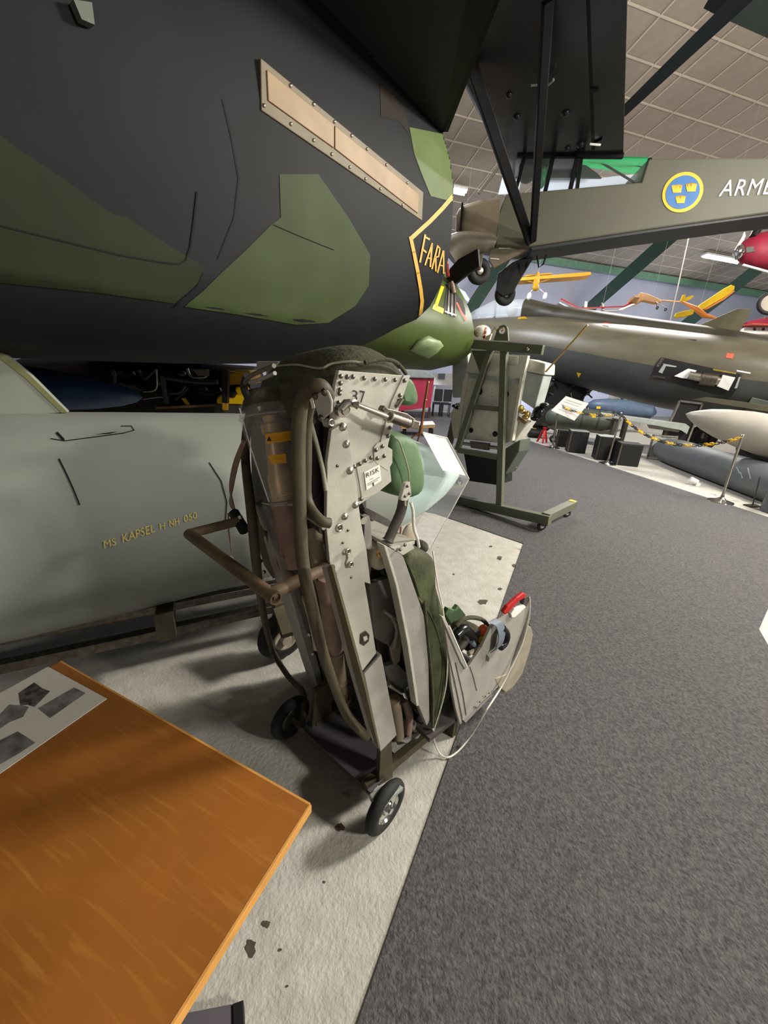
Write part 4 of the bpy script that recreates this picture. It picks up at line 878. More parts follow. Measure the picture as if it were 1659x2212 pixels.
for x, y in ((320, 1015), (345, 1030)): M().ell(DZ(x, y, .1), Lf*.03, Nf*.03, Z*.02, 10, 6).obj('black_mechanism', 'black_gloss', seat2)
s2([(255, 1290), (300, 1100), (310, 1290), (300, 1350)], .2, .03, 'side_strap', 'brown_pipe')
M().tube([DZ(1100, 725, .12), DZ(1455, 328, .12)], .009, 8).obj('slanting_rod', 'gold', seat2); M().ell(DZ(1455, 328, .12), Lf*.012, Nf*.012, Z*.012, 8, 6).obj('rod_tip', 'seat2', seat2)
for i in range(7):
    for j in range(2): part_at(rs, 'rivet', seat2, DZ(425+70*i if j else 640+3*i, 752+7.5*i if j else 870+60*i*.55, .069), q_to(-Nf))
hm = thing('flight_helmet', DZ(550, 450, .0), 'white flight helmet with red lettering on the top bar of the green stand', 'helmet')
hc = DZ(560, 385, .12); M().ell(hc, Lf*.088, Nf*.1, Z*.072, 24, 14).obj('shell', 'helmet', hm)
M().prism([DZ(x, y, .02) for x, y in [(590, 420), (640, 395), (620, 455), (580, 452)]], Nf*.02).obj('cheek_piece', 'helmet', hm, sm=False, bev=.004)
M().prism([DZ(x, y, .015) for x, y in [(560, 425), (585, 408), (582, 432), (572, 445)]], Nf*.01).obj('red_mark', 'red', hm, sm=False)
HT = M().ell(hc, Lf*.088, Nf*.1, Z*.072, 24, 14); HTb = bvh(HT)
decal(pxtext(text2d('SAC'), z1(475, 415), z1(522, 420), z1(478, 380)), HTb, 'lettering', 'red', hm, .003)
decal(grid2d([[z1(*p) for p in [(570, 395), (585, 345), (600, 350), (592, 400)]]], 3), HTb, 'visor_mark', 'copper', hm, .003)
M().tube(cat([DZ(640, 395, .06), DZ(668, 345, .04), DZ(690, 380, .04), DZ(740, 365, .05), DZ(705, 335, .05)], 4), .006, 8).obj('oxygen_hose', 'gold', hm)

# ================================================================== HIGH-WING AIRCRAFT (hanging)
pd_ = V((.9917, -.128, 0)).normalized(); pnn = V((.128, .9917, 0)).normalized(); PPo = V((1.28, 6.42, 4.2))
def PP(x, y, o=0): return opl(x, y, PPo+pnn*o, pnn)
def z2(x, y): return (940+x*.4334, 280+y*.4334)
pip = thing('light_aircraft', PP(1300, 560), 'olive high-wing light aircraft with blue and yellow roundel hanging from the ceiling', 'aircraft')
FUS = [(1092, 419), (1240, 406), (1385, 393), (1401, 342), (1540, 340), (1760, 341), (1760, 452), (1659, 461), (1400, 496), (1144, 533), (1068, 529), (1075, 470)]
M().prism([PP(x, y) for x, y in FUS], pnn*.68).obj('fuselage', 'piper', pip, sm=False, bev=.02)
cw = M(); 
def ring_p(x, yt, yb, w0, w1): 
    a, b = PP(x, yt), PP(x, yb); m_ = (a+b)/2; h = (a-b).length/2; u = (a-b).normalized(); r = []
    for k in range(20):
        t = 2*math.pi*k/20; cx, cy = math.cos(t), math.sin(t); ex = .32
        r.append(m_+u*h*math.copysign(abs(cy)**ex, cy)+pnn*(.34+ (w1)*.34*math.copysign(abs(cx)**ex, -cx)))
    return r
cw.loft([ring_p(1080, 420, 529, 0, 1), ring_p(1040, 424, 526, 0, 1), ring_p(1005, 436, 519, 0, .97), ring_p(992, 444, 512, 0, .9), ring_p(986, 456, 500, 0, .75)])
cw.obj('cowling', 'piper_cowl', pip)
M().prism([PP(x, y, .02) for x, y in [(1146, 534), (1400, 497), (1659, 462), (1760, 453), (1760, 456), (1659, 466), (1400, 502), (1150, 540)]], pnn*.64).obj('belly', 'piper_under', pip, sm=False)
M().prism([PP(x, y, -.01) for x, y in [(997, 437), (1001, 437), (996, 515), (991, 512)]], pnn*.5).obj('cowl_seam', 'seam', pip, sm=False)
# windows
gp = lambda pts, o, nm, m: M().prism([PP(x, y, o) for x, y in pts], pnn*.012).obj(nm, m, pip, sm=False)
gp([(1166, 343), (1243, 341), (1243, 405), (1150, 413)], .012, 'side_window', 'glass'); gp([(1247, 341), (1399, 343), (1385, 392), (1247, 404)], .012, 'side_window', 'glass')
gp([(1100, 345), (1160, 343), (1145, 414), (1092, 418), (1075, 418)], .012, 'side_window', 'glass')
M().prism([PP(1030, 418, .06), PP(1086, 345, .06), PP(1086, 345, .62), PP(1030, 418, .62)], (pd_+Z).normalized()*.012).obj('windshield', 'glare_pane', pip, sm=False)
M().tube([PP(1034, 418, .04), PP(1088, 346, .04)], .02, 8).obj('windshield_frame', 'brown_pipe', pip)
for a, b, r in (((1112, 420), (1132, 341), .022), ((1178, 412), (1194, 341), .025), ((1232, 408), (1247, 341), .025), ((1247, 408), (1256, 341), .018), ((1392, 392), (1404, 342), .02)): M().bar(PP(*a, .02), PP(*b, .02), r*2, r*1.6, pnn).obj('window_post', 'edge_black', pip, sm=False)
for a, b in (((1282, 341), (1380, 400)), ((1310, 341), (1398, 362)), ((1265, 341), (1398, 345))): M().tube([PP(*a, .3), PP(*b, .3)], .014, 8).obj('frame_tube', 'edge_black', pip)
for o in (.64,):
    for a, b in (((1100, 420), (1120, 341)), ((1180, 412), (1190, 341)), ((1245, 406), (1255, 341))): M().bar(PP(*a, o), PP(*b, o), .03, .03, pnn).obj('window_post', 'edge_black', pip, sm=False)
zr = 4.2
M().prism([oz(x, y, zr+.02) for x, y in [(1150, 340), (1245, 340), (1245, 355), (1150, 358)]], Z*.01).obj('roof_window', 'green_sheet', pip, sm=False)
M().prism([PP(1252, 338, .0), PP(1400, 342, 0), PP(1391, 380, .62), PP(1258, 360, .62)], Z*.01).obj('roof_window', 'green_sheet', pip, sm=False)
M().ell(PP(1172, 383, .35), pd_*.06, pnn*.08, Z*.13, 14, 8).obj('seat_back', 'sky_green', pip)
M().ell(PP(1140, 372, .4), pd_*.13, pnn*.18, Z*.12, 14, 8).obj('instrument_panel', 'edge_black', pip)
M().prism([PP(x, y, .5) for x, y in [(1190, 352), (1250, 345), (1290, 374), (1300, 384), (1190, 384)]], pnn*.04).obj('rear_shelf', 'wing_dark', pip, sm=False)
M().prism([PP(x, y, .66) for x, y in [(1178, 386), (1300, 384), (1388, 374), (1383, 394), (1240, 408), (1160, 414)]], pnn*.01).obj('far_window', 'glare_pane', pip, sm=False)
M().prism([PP(x, y, .66) for x, y in [(1088, 372), (1130, 370), (1120, 417), (1076, 420)]], pnn*.01).obj('far_window', 'glare_pane', pip, sm=False)
# roundel and lettering
def flat(vf, nm, m, o): return flatmap(vf, lambda x, y: PP(x, y, -o), nm, m, pip)
def ell2(cx, cy, a, b, rot, n=48): return [(cx+a*math.cos(t)*math.cos(rot)-b*math.sin(t)*math.sin(rot), cy+a*math.cos(t)*math.sin(rot)+b*math.sin(t)*math.cos(rot)) for t in [2*math.pi*k/n for k in range(n)]]
flat(grid2d([ell2(1475, 415, 48, 40, -.75)], 200), 'roundel_ring', 'roundel_yellow', .006)
flat(grid2d([ell2(1475, 415, 40, 33, -.75)], 200), 'roundel_disc', 'roundel_blue', .009)
for cx, cy, k in ((1462, 408, 1), (1493, 405, 1.05), (1470, 431, .95)):
    cr = [(-11.5, -7), (-6, 1), (-4.5, -8.5), (-.5, .5), (4.5, -9.5), (6, .5), (12, -8), (9, 8), (-8, 8.5)]
    flat(grid2d([[(cx+x*k, cy+y*k) for x, y in cr]], 200), 'crown', 'roundel_yellow', .012)
flat(pxtext(text2d('ARMEN', None, 1.1), (1552, 424), (1697, 418), (1564, 389)), 'lettering', 'white', .006)
# wing, struts
wd_ = (oz(1353, 0, zr)-oz(1345, 335, zr)).normalized(); wr0, wr1 = oz(1085, 337, zr), oz(1346, 335, zr)
wv = []
for k in (0, 6.2): wv += [wr0+wd_*k, wr1+wd_*k, wr1+wd_*k+Z*.012, wr0.lerp(wr1, .35)+wd_*k+Z*.19, wr0+wd_*k+Z*.15]
M().add(wv, [(0, 1, 6, 5), (1, 2, 7, 6), (2, 3, 8, 7), (3, 4, 9, 8), (4, 0, 5, 9), (4, 3, 2, 1, 0), (5, 6, 7, 8, 9)]).obj('wing', 'wing_dark', pip, sm=False)
M().tube([wr0+Z*.08-pd_*-.03, wr0+Z*.08+wd_*6.2-pd_*-.03], .085, 14).obj('leading_edge', 'wing_dark', pip)
wrm = oz(1238, 336, zr)
M().prism([wr0, wrm, wrm-wd_*.78, wr0-wd_*.78], Z*.16).obj('wing_centre', 'wing_dark', pip, sm=False)

M().prism([oz(x, y, zr-.004) for x, y in [(1266, 0), (1274, 0), (1285, 322), (1278, 325)]], Z*.006).obj('aileron_gap', 'edge_black', pip, sm=False)
sb_ = PP(1146, 524, -.02)
M().bar(sb_, oz(1014, 130, zr-.02), .11, .06, pnn).obj('wing_strut', 'edge_black', pip, sm=False, bev=.01)
M().bar(PP(1151, 522, -.02), oz(1184, 0, zr-.02), .085, .05, pnn).obj('wing_strut', 'edge_black', pip, sm=False, bev=.01)
M().bar(PP(1117, 335, -.0), PP(1346, 337, -.0), .05, .05).obj('wing_root_rail', 'edge_black', pip, sm=False)
for x, y, r in ((1117, 252, .04), (1222, 244, .045), (1254, 312, .05), (1226, 320, .035), (1100, 205, .035)):
    M().ell(oz(x, y, zr), pd_*r, pnn*r, Z*.03, 14, 8).obj('inspection_cap', 'wing_dark', pip)
M().tube([oz(1147, 184, zr-.05), oz(1170, 182, zr-.05)], .012, 8).obj('pitot_tube', 'steel', pip); M().tube([oz(1183, 184, zr-.05), oz(1196, 172, zr-.05)], .012, 8).obj('pitot_tube', 'steel', pip)
M().prism([oz(x, y, zr-.02) for x, y in [(1280, 312), (1300, 302), (1298, 312), (1290, 316)]], Z*.03).obj('hinge_bracket', 'edge_black', pip, sm=False); M().tube([oz(1274, 311, zr-.03), oz(1297, 313, zr-.03)], .012, 8).obj('hinge_rod', 'white', pip)
M().prism([oz(x, y, zr-.02) for x, y in [(1272, 196), (1292, 198), (1282, 202)]], Z*.03).obj('hinge_bracket', 'edge_black', pip, sm=False)
# landing gear
for cx, cy, rp, o in ((1034, 586, 30, .1), (1091, 635, 26, .62)):
    c = PP(cx, cy, o); r = (PP(cx, cy-rp, o)-c).length
    ax_ = (pnn*.94-pd_*.35).normalized()
    t_ = M().torus(c, ax_, r*.66, r*.36, 32, 12, 1.05).obj('wheel', 'rubber', pip); M().lathe(c-ax_*r*.32, ax_, [(0, r*.16), (.01, r*.3), (.05, r*.34), (r*.6, r*.34)], 20).obj('hub', 'dark_steel', t_)
M().bar(PP(1033, 582, .02), PP(1042, 530, .05), .07, .05, pnn).obj('gear_leg', 'brown_pipe', pip, sm=False, bev=.008)
M().prism([PP(x, y, .5) for x, y in [(1160, 545), (1108, 566), (1076, 590), (1072, 628), (1085, 640), (1110, 632), (1116, 618)]], pnn*.1).obj('gear_leg', 'black', pip, sm=False, bev=.01)
M().prism([PP(x, y, .1) for x, y in [(1062, 531), (1146, 536), (1090, 566), (1068, 578), (1056, 560)]], pnn*.1).obj('gear_fairing', 'piper_cowl', pip, sm=False)
for a, b in (((1078, 536), (1104, 536)), ((1060, 558), (1078, 560))): flatmap(grid2d(line_poly([a, b], 1.8), 90), lambda x, y: PP(x, y, .095), 'gear_marking', 'white', pip)
cp_ = [PP(x, y, -.05) for x, y in [(968, 548), (985, 533), (1010, 526), (1040, 525), (1058, 524), (1070, 527)]]
M().tube(cat(cp_, 4), [.19-.006*i for i in range(21)], 16).obj('exhaust_pipe', 'brown_pipe', pip)
M().lathe(cp_[-1]+pd_*.002, pd_, [(0, .055), (.01, .055)], 16).obj('exhaust_opening', 'black', pip)
M().tube([PP(1003, 526, -.06), PP(1032, 508, -.06)], .02, 8).obj('exhaust_clip', 'brown_pipe', pip)
M().tube([PP(1160, 552, .2), PP(1164, 578, .2), PP(1174, 570, .2), PP(1180, 550, .2)], .012, 8).obj('boarding_step', 'edge_black', pip)

# ================================================================== OLIVE FIGHTER (right, on its wheels)
FA, FB = dep(1010, 700, 12), dep(1659, 800, 8.5); fd = V((FB.x-FA.x, FB.y-FA.y, 0)).normalized(); fn = V((-fd.y, fd.x, 0))
if fn.y < 0: fn = -fn
def FP_(x, y, o=0): return opl(x, y, V((FA.x, FA.y, 0))+fn*o, fn)
def z3(x, y): return (1120+x/3.078, 640+y/3.078)
fig = thing('fighter_jet', V((5, 11, 0)), 'olive grey fighter jet with open gun bay behind the chain barrier', 'aircraft')
def fring_(x, yt, yb, hw, n=28):
    a, b = FP_(x, yt), FP_(x, yb); m_ = (a+b)/2; h = (a-b).length/2; r = []
    for k in range(n):
        t = 2*math.pi*k/n; c_, s_ = math.cos(t), math.sin(t)
        r.append(m_+Z*h*math.copysign(abs(s_)**.85, s_)-fn*hw*c_)
    return r
ff = M().loft([fring_(x, a, b, h) for x, a, b, h in [(900, 735, 748, .05), (950, 712, 765, .35), (1000, 692, 780, .5), (1050, 688, 790, .62), (1120, 683, 800, .75), (1180, 684, 812, .85), (1260, 694, 832, .95), (1350, 703, 856, 1.0), (1450, 716, 880, 1.02), (1560, 730, 898, 1.02), (1660, 744, 910, 1.02), (1760, 756, 920, 1.0), (1900, 775, 935, .95)]])
ff.obj('fuselage', 'fighter', fig, ang=70); FG = bvh(ff)
def farc(x, yt, yb, hw):
    r = fring_(x, yt, yb, hw, 56); c = sum(r, V((0, 0, 0)))/56
    return [c+(p-c)*1.006 for p in [r[i] for i in list(range(30, 56))+[0]]]
FSEC = [(1095, 685, 796, .68), (1120, 683, 800, .75), (1180, 684, 812, .85), (1260, 694, 832, .95), (1350, 703, 856, 1.0), (1450, 716, 880, 1.02), (1560, 730, 898, 1.02), (1660, 744, 910, 1.02), (1760, 756, 920, 1.0), (1900, 775, 935, .95)]
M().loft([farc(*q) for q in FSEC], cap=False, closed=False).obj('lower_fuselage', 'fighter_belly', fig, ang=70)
sp_ = M().loft([fring_(x, a, b, h, 16) for x, a, b, h in [(1130, 676, 700, .26), (1136, 645, 700, .36), (1190, 658, 705, .36), (1260, 668, 712, .34), (1400, 688, 728, .30), (1520, 704, 740, .28), (1660, 728, 760, .28), (1760, 742, 770, .26)]])
sp_.obj('dorsal_spine', 'fighter_dark', fig, ang=70)
cg = M().loft([fring_(x, a, b, h, 16) for x, a, b, h in [(1004, 686, 692, .1), (1030, 668, 694, .24), (1068, 648, 698, .32), (1134, 646, 700, .34)]]); cg.obj('canopy', 'canopy_glass', fig, ang=70)
M().ell(FP_(1107, 668, 0), fd*.16, fn*.16, Z*.2, 14, 8).obj('headrest', 'seat2', fig); M().bar(FP_(1068, 690, -.3), FP_(1072, 648, -.0), .05, .04, fn).obj('canopy_frame', 'fighter', fig, sm=False)
decal(grid2d([[(1068, 674), (1152, 678), (1142, 682), (1072, 680)]], 8), FG, 'canopy_sill', 'seat2', fig, .02)
M().prism([FP_(x, y, 0) for x, y in [(1506, 704), (1592, 667), (1626, 667), (1594, 722)]], fn*.06).obj('dorsal_fin', 'fin_olive', fig, sm=False, bev=.01)
decal(grid2d(line_poly([(1262, 762), (1260, 800)], 1.5), 10), FG, 'panel_seam', 'seam', fig, .006)
for q in ([(1304, 697), (1318, 698), (1314, 705), (1302, 703)], [(1570, 763), (1586, 765), (1582, 775), (1567, 773)]): decal(grid2d([q], 6), FG, 'rescue_marking', 'salmon', fig, .008)
decal(grid2d([[(1120, 686), (1134, 684), (1140, 689), (1118, 690)]], 6), FG, 'warning_marking', 'dark_yellow', fig, .008)
decal(grid2d([[(1246, 804), (1256, 806), (1250, 816)]], 5), FG, 'warning_marking', 'yellow', fig, .012)
decal(grid2d([[(1480, 732), (1506, 735), (1502, 737)]], 5), FG, 'vent_slot', 'seam', fig, .008)
decal(grid2d(line_poly([(1592, 801), (1620, 806)], 3), 5), FG, 'white_stripe', 'white', fig, .008)
# gun bay
def z6(x, y): return (1380+x/5.946, 760+y/5.946)
def hg(x, y, o=0): return hitp(FG, *z6(x, y), o)
bay = grid2d([[z6(*p) for p in [(165, 310), (220, 160), (290, 72), (960, 215), (1330, 292), (1250, 480), (1190, 570), (980, 540), (700, 462), (400, 372)]]], 10)
decal(bay, FG, 'gun_bay', 'black', fig, .03)
def gunp(pts, nm, m, o=.08, th=.05): M().prism([hg(x, y, o) for x, y in pts], (ray(1500, 820).normalized())*th).obj(nm, m, fig, sm=False, bev=.004)
gunp([(452, 312), (635, 215), (742, 240), (655, 345), (560, 340)], 'gun_plate', 'white'); gunp([(1000, 440), (1080, 296), (1240, 330), (1150, 500)], 'gun_plate', 'white')
a_, b_ = hg(640, 300, .1), hg(1040, 380, .1); M().tube([a_, b_], .085, 16).obj('gun_breech', 'steel', fig)
a_, b_ = hg(800, 340, .12), hg(1000, 370, .12); M().tube([a_, b_], .13, 18).obj('gun_drum', 'dark_steel', fig)
gunp([(250, 260), (310, 170), (350, 180), (300, 280)], 'bay_bracket', 'seat2_side', .04); gunp([(310, 150), (490, 185), (470, 200), (320, 180)], 'bay_bracket', 'seat2_side', .04)
gunp([(300, 75), (330, 85), (250, 200), (225, 190)], 'bay_frame', 'dark_steel', .04, .03); gunp([(1300, 290), (1330, 300), (1240, 480), (1215, 470)], 'bay_frame', 'dark_steel', .04, .03)
gunp([(290, 72), (960, 215), (955, 235), (290, 95)], 'bay_frame', 'dark_steel', .03, .02); gunp([(950, 215), (1250, 270), (1245, 290), (950, 240)], 'bay_frame', 'gold', .04, .02); gunp([(170, 300), (340, 320), (330, 345), (170, 330)], 'bay_frame', 'dark_steel', .04, .03); gunp([(1280, 330), (1310, 320), (1260, 470), (1230, 470)], 'bay_frame', 'seat2_side', .05, .03)
# wing stub, wheel leg, nose gear
M().prism([FP_(x, y, -1.0) for x, y in [(1600, 898), (1625, 858), (1700, 876), (1780, 890), (1780, 930)]], fn*.12).obj('pylon', 'bomb', fig, sm=False, bev=.01)
M().prism([FP_(1480, 850, -.8), FP_(1900, 905, -.8), FP_(1900, 905, -.8)-fn*1.2+fd*1.0, FP_(1750, 890, -.8)-fn*.6], Z*-.1).obj('wing', 'fighter', fig, sm=False)
for x, o, yb in ((1190, 0, 905), (1560, .5, 985), (1690, -.3, 1000)):
    a = FP_(x, 815, o); g = V((a.x, a.y, .32)); M().tube([a, g], .06, 12).obj('gear_strut', 'dark_steel', fig); wh_ = M().torus(g, fn, .22, .1, 28, 10).obj('wheel', 'rubber', fig); M().lathe(g-fn*.05, fn, [(0, .12), (.02, .15), (.08, .15), (.1, .12)], 20).obj('hub', 'engine', wh_)
M().tube([FP_(1190, 815, 0), FP_(1172, 870, -.1)], .03, 8).obj('gear_brace', 'steel', fig)

# ================================================================== CHAIN BARRIER
def stanchion(x, y, tx, ty, lab):
    b = oz(x, y); t = opl(tx, ty, b, V((b.x, b.y, 0)).normalized()); e = thing('chain_post', b, lab, 'barrier post', 'chrome posts of the chain barrier')
    M().lathe(b, Z, [(0, .16), (.012, .155), (.022, .12), (.04, .06), (.07, .026), (.10, .022)], 28).obj('base', 'chrome', e)
    M().tube([b+Z*.08, t], .017, 12).obj('pole', 'steel', e); M().ell(t, V((.022, 0, 0)), V((0, .022, 0)), V((0, 0, .022)), 12, 8).obj('top_knob', 'chrome', e)
    return t
t1 = stanchion(1193, 967, 1208, 872, 'chrome barrier post behind the tilted white information sheet, farthest of the three')
t2 = stanchion(1312, 1002, 1342, 893, 'chrome barrier post in front of the black boxes, middle of the three')
t3 = stanchion(1556, 1084, 1604, 942, 'chrome barrier post under the pale pointed tank, nearest of the three')
lk = {}
for m in ('yellow', 'black'):
    b = M(); b.tube([V((math.copysign(.018, math.cos(a))*(abs(math.cos(a)) > .01)+.016*math.cos(a), 0, .017*math.sin(a))) for a in [2*math.pi*k/12+.1 for k in range(12)]], .005, 6, closed=True); lk[m] = b.mesh('chain_link', K[m])
def chain(a, b, sag, lab, n):
    e = thing('barrier_chain', a.lerp(b, .5)-Z*sag, lab, 'chain', 'chains of the barrier'); pts = []
    for i in range(n+1):
        t = i/n; pts.append(a.lerp(b, t)-Z*sag*4*t*(1-t))
    for i in range(n):
        d = pts[i+1]-pts[i]; q = d.to_track_quat('X', 'Z'); 
        from mathutils import Quaternion as Q
        if i % 2: q = q @ Q((1, 0, 0), math.pi/2)
        o = part_at(lk['yellow' if (i//4) % 2 else 'black'], 'chain_link', e, (pts[i]+pts[i+1])/2, q); k = d.length/.056; o.scale = (max(k, 1), 1.2, 1.2)
chain(t1-Z*.02, t2-Z*.02, .10, 'yellow and black plastic chain in front of the green bomb', 36)
chain(t2-Z*.02, t3-Z*.02, .30, 'yellow and black plastic chain hanging below the pale pointed tank', 56)
# info sheet on the first post
e = thing('information_sheet', t1-Z*.1, 'tilted white information sheet clipped to the far barrier post', 'paper')
P1 = t1; n1 = (V((0, 0, 1))*.75+V((P1.x, P1.y, 0)).normalized()*-.66).normalized()
IS = [(1222, 858), (1271, 874), (1240, 911), (1190, 889)]
M().prism([opl(x, y, P1-Z*.0, n1)+n1*.03 for x, y in IS], n1*.004).obj('sheet', 'paper', e, sm=False)
for (a, b), c_ in ((((1222, 866), (1256, 877)), 1.6), (((1218, 870), (1250, 881)), 1.2), (((1212, 876), (1246, 888)), 1.2), (((1214, 884), (1236, 892)), 3.0), (((1206, 886), (1234, 897)), 1.2)):
    M().prism([opl(x, y, P1, n1)+n1*.0365 for x, y in line_poly([a, b], c_)[0]], n1*-.001).obj('printed_line', 'ink_grey', e, sm=False)
# ================================================================== STORES AND STANDS UNDER THE FIGHTER
def ray_at(x, y, Y): return oy(x, y, Y)
bomb = thing('bomb', oy(1255, 905, 10.0), 'dark green bomb with yellow tags lying on a low carriage under the fighter', 'bomb')
a_, b_ = oy(1178, 898, 10.4), oy(1335, 912, 9.8); bx = (b_-a_); bl = bx.length
M().lathe(a_, bx, [(0, .01), (.03, .1), (.1, .18), (.25, .24), (.5, .255), (bl*.75, .25), (bl*.88, .2), (bl, .14)], 28).obj('body', 'bomb', bomb)
for k in (.5, .72): M().lathe(a_+bx*k, bx, [(0, .258), (.03, .258)], 28, cap=False).obj('band', 'fighter_dark', bomb)
M().torus(a_+bx*.93, bx, .24, .02, 28, 8).obj('tail_ring', 'bomb', bomb)
for k in range(4): 
    d_ = bx.normalized(); u = d_.orthogonal().normalized(); u.rotate(Matrix.Rotation(k*math.pi/2+.5, 3, d_)); M().box(a_+bx*.92+u*.17, d_*.16, u*.08, d_.cross(u)*.006).obj('tail_fin', 'bomb', bomb, sm=False)
for x, y in ((1293, 880), (1283, 899)): M().prism([oy(x+dx, y+dy, 9.62) for dx, dy in [(-4, -2), (4, -2), (4, 3), (-4, 3)]], V((0, .01, 0))).obj('tag', 'yellow', bomb, sm=False)
car = thing('bomb_carriage', oy(1255, 955, 9.9), 'low dark steel carriage under the green bomb', 'carriage')
for dy in (.0, .45): M().bar(oy(1185, 922, 10.1)+V((0, dy, 0)), oy(1320, 936, 9.6)+V((0, dy, 0)), .06, .06).obj('rail', 'fighter_dark', car, sm=False)
for x in (1200, 1300):
    p = oy(x, 928, 9.9); g = V((p.x, p.y, 0)); M().bar(g+Z*.12, p, .06, .05, V((1, 0, 0))).obj('leg', 'fighter_dark', car, sm=False)
    M().torus(g+Z*.10, V((.3, .95, 0)), .07, .03, 20, 8).obj('wheel', 'rubber', car); M().bar(p, p+V((0, .45, 0)), .05, .05).obj('cross_member', 'fighter_dark', car, sm=False)
b2 = thing('drop_tank', oy(1345, 885, 10.2), 'blue-grey tapered tank lying behind the green bomb under the fighter', 'tank')
a_, b_ = oy(1270, 874, 10.4), oy(1418, 892, 9.6); M().lathe(a_, b_-a_, [(0, .05), (.1, .14), (.4, .2), (.9, .21), (1.4, .15), ((b_-a_).length, .03)], 24).obj('body', 'bomb_blue', b2)
for k in (.3, .62): p = a_.lerp(b_, k); M().bar(V((p.x, p.y, 0)), p, .12, .08, V((1, 0, 0))).obj('support', 'fighter_dark', b2, sm=False)
rl = thing('launch_rail', oy(1392, 915, 8.75), 'grey beam-like launch rail lying beside the pale pointed tank', 'rail')
M().prism([oy(x, y, 8.75) for x, y in [(1298, 892), (1482, 916), (1490, 922), (1484, 938), (1472, 930), (1302, 898)]], V((.1, .22, 0))).obj('beam', 'seat2_side', rl, sm=False, bev=.006)
M().prism([oy(x, y, 8.74) for x, y in [(1398, 918), (1468, 928), (1466, 934), (1402, 925)]], V((.05, .1, 0))).obj('shoe', 'fighter_dark', rl, sm=False)
for x in (1330, 1440): p = oy(x, 905 if x < 1400 else 924, 8.85); M().bar(V((p.x, p.y, 0)), p, .07, .07, V((1, 0, 0))).obj('support', 'fighter_dark', rl, sm=False)
def black_box(x0, x1, yt, yb, lab, top='black'):
    a = oz((x0+x1)/2, yb); wd = abs(oy(x1, yb, a.y).x-oy(x0, yb, a.y).x)*.92; h = oy((x0+x1)/2, yt, a.y).z
    fx = V((.97, -.24, 0)); fy = V((.24, .97, 0)); e = thing('display_box', a, lab, 'box', 'black boxes behind the barrier')
    c = a+fy*wd*.45
    M().box(c+Z*h/2, fx*wd/2, fy*wd*.45, Z*h/2).obj('body', 'black', e, sm=False, bev=.01)
    M().box(c+Z*(h+.004), fx*wd/2.02, fy*wd*.44, Z*.004).obj('lid', top, e, sm=False)
    M().box(c-fx*(wd/2-.012)-fy*(wd*.45+.003)+Z*h/2, fx*.012, fy*.004, Z*h*.48).obj('corner_trim', 'dark_steel', e, sm=False)
black_box(1200, 1224, 930, 966, 'small black box behind the far barrier post, leftmost of four', 'bomb')
black_box(1224, 1264, 932, 979, 'black box with pale edge right of the far barrier post, second of four', 'seat2_side')
black_box(1284, 1328, 944, 995, 'black box with pale edge directly behind the middle barrier post, third of four', 'seat2_side')
black_box(1330, 1378, 960, 1007, 'low black box right of the middle barrier post, nearest of four')
jk = thing('axle_stand', oz(1171, 958), 'small red axle stand under the dark machinery beside the green bomb', 'stand')
c = oz(1171, 956); 
for k in range(3): 
    a = k*2.09+.3; M().bar(c+V((math.cos(a), math.sin(a), 0))*.13, c+Z*.3+V((math.cos(a), math.sin(a), 0))*.03, .045, .02, V((.1, 1, 0))).obj('leg', 'red', jk, sm=False)
M().lathe(c+Z*.22, Z, [(0, .04), (.12, .03), (.13, .05), (.15, .05)], 14).obj('saddle', 'red', jk)
yc = thing('wheel_chock', oz(1152, 946), 'black and yellow rounded wheel chock left of the red axle stand', 'chock')
c = oz(1153, 945); M().lathe(c+Z*.12-V((.18, 0, 0)), V((1, -.1, 0)), [(0, .07), (.02, .12), (.34, .12), (.36, .07)], 18).obj('body', 'black', yc); M().lathe(c+Z*.12-V((.06, 0, 0)), V((1, -.1, 0)), [(0, .123), (.07, .123)], 18, cap=False).obj('band', 'yellow', yc)
# pale pointed tank on trestles
pt = thing('drop_tank', oy(1580, 930, 6.6), 'pale glossy pointed tank on a cradle at the right edge', 'tank')
a_ = oy(1481, 894, 6.9); b_ = oy(1700, 952, 6.0); bx = (b_-a_); 
M().lathe(a_, bx, [(0, .004), (.05, .05), (.15, .105), (.3, .17), (.5, .225), (.8, .28), (1.15, .31), (1.8, .33), (3.2, .33)], 40).obj('body', 'tank_grey', pt)
for k in (1.15, 2.4): p = a_+bx.normalized()*k; M().bar(V((p.x, p.y, 0)), p-Z*.26, .3, .08, V((1, 0, 0))).obj('trestle', 'fighter_dark', pt, sm=False)
# grey open-ended tank on the floor
ft = thing('floor_tank', oz(1540, 1060), 'dark grey cylinder with square open end lying on the pale floor', 'tank')
a_ = oz(1436, 1000)+V((.05, .3, .26)); b_ = oz(1690, 1100)+V((.1, .3, .26)); bx = b_-a_
M().lathe(a_+bx*.02, bx, [(0, .2), (.1, .23), (.5, .26), (3, .27)], 32).obj('body', 'floor_tank', ft)
en = (V((bx.x, bx.y, 0))).normalized(); es = en.cross(Z)
for s_ in (-1, 1): M().bar(a_+es*.24*s_-Z*.25, a_+es*.24*s_+Z*.27, .03, .03, en).obj('frame_bar', 'steel', ft, sm=False); M().bar(a_+es*.24+Z*.25*s_, a_-es*.24+Z*.25*s_, .03, .03, en).obj('frame_bar', 'steel', ft, sm=False)
M().box(a_+en*.01, es*.22, Z*.22, en*.004).obj('open_end', 'seat2_side', ft, sm=False)
fl_ = M().lathe(a_+bx*.02, bx, [(0, .2), (.1, .23), (.5, .26), (3, .27)], 32); FLb = bvh(fl_)
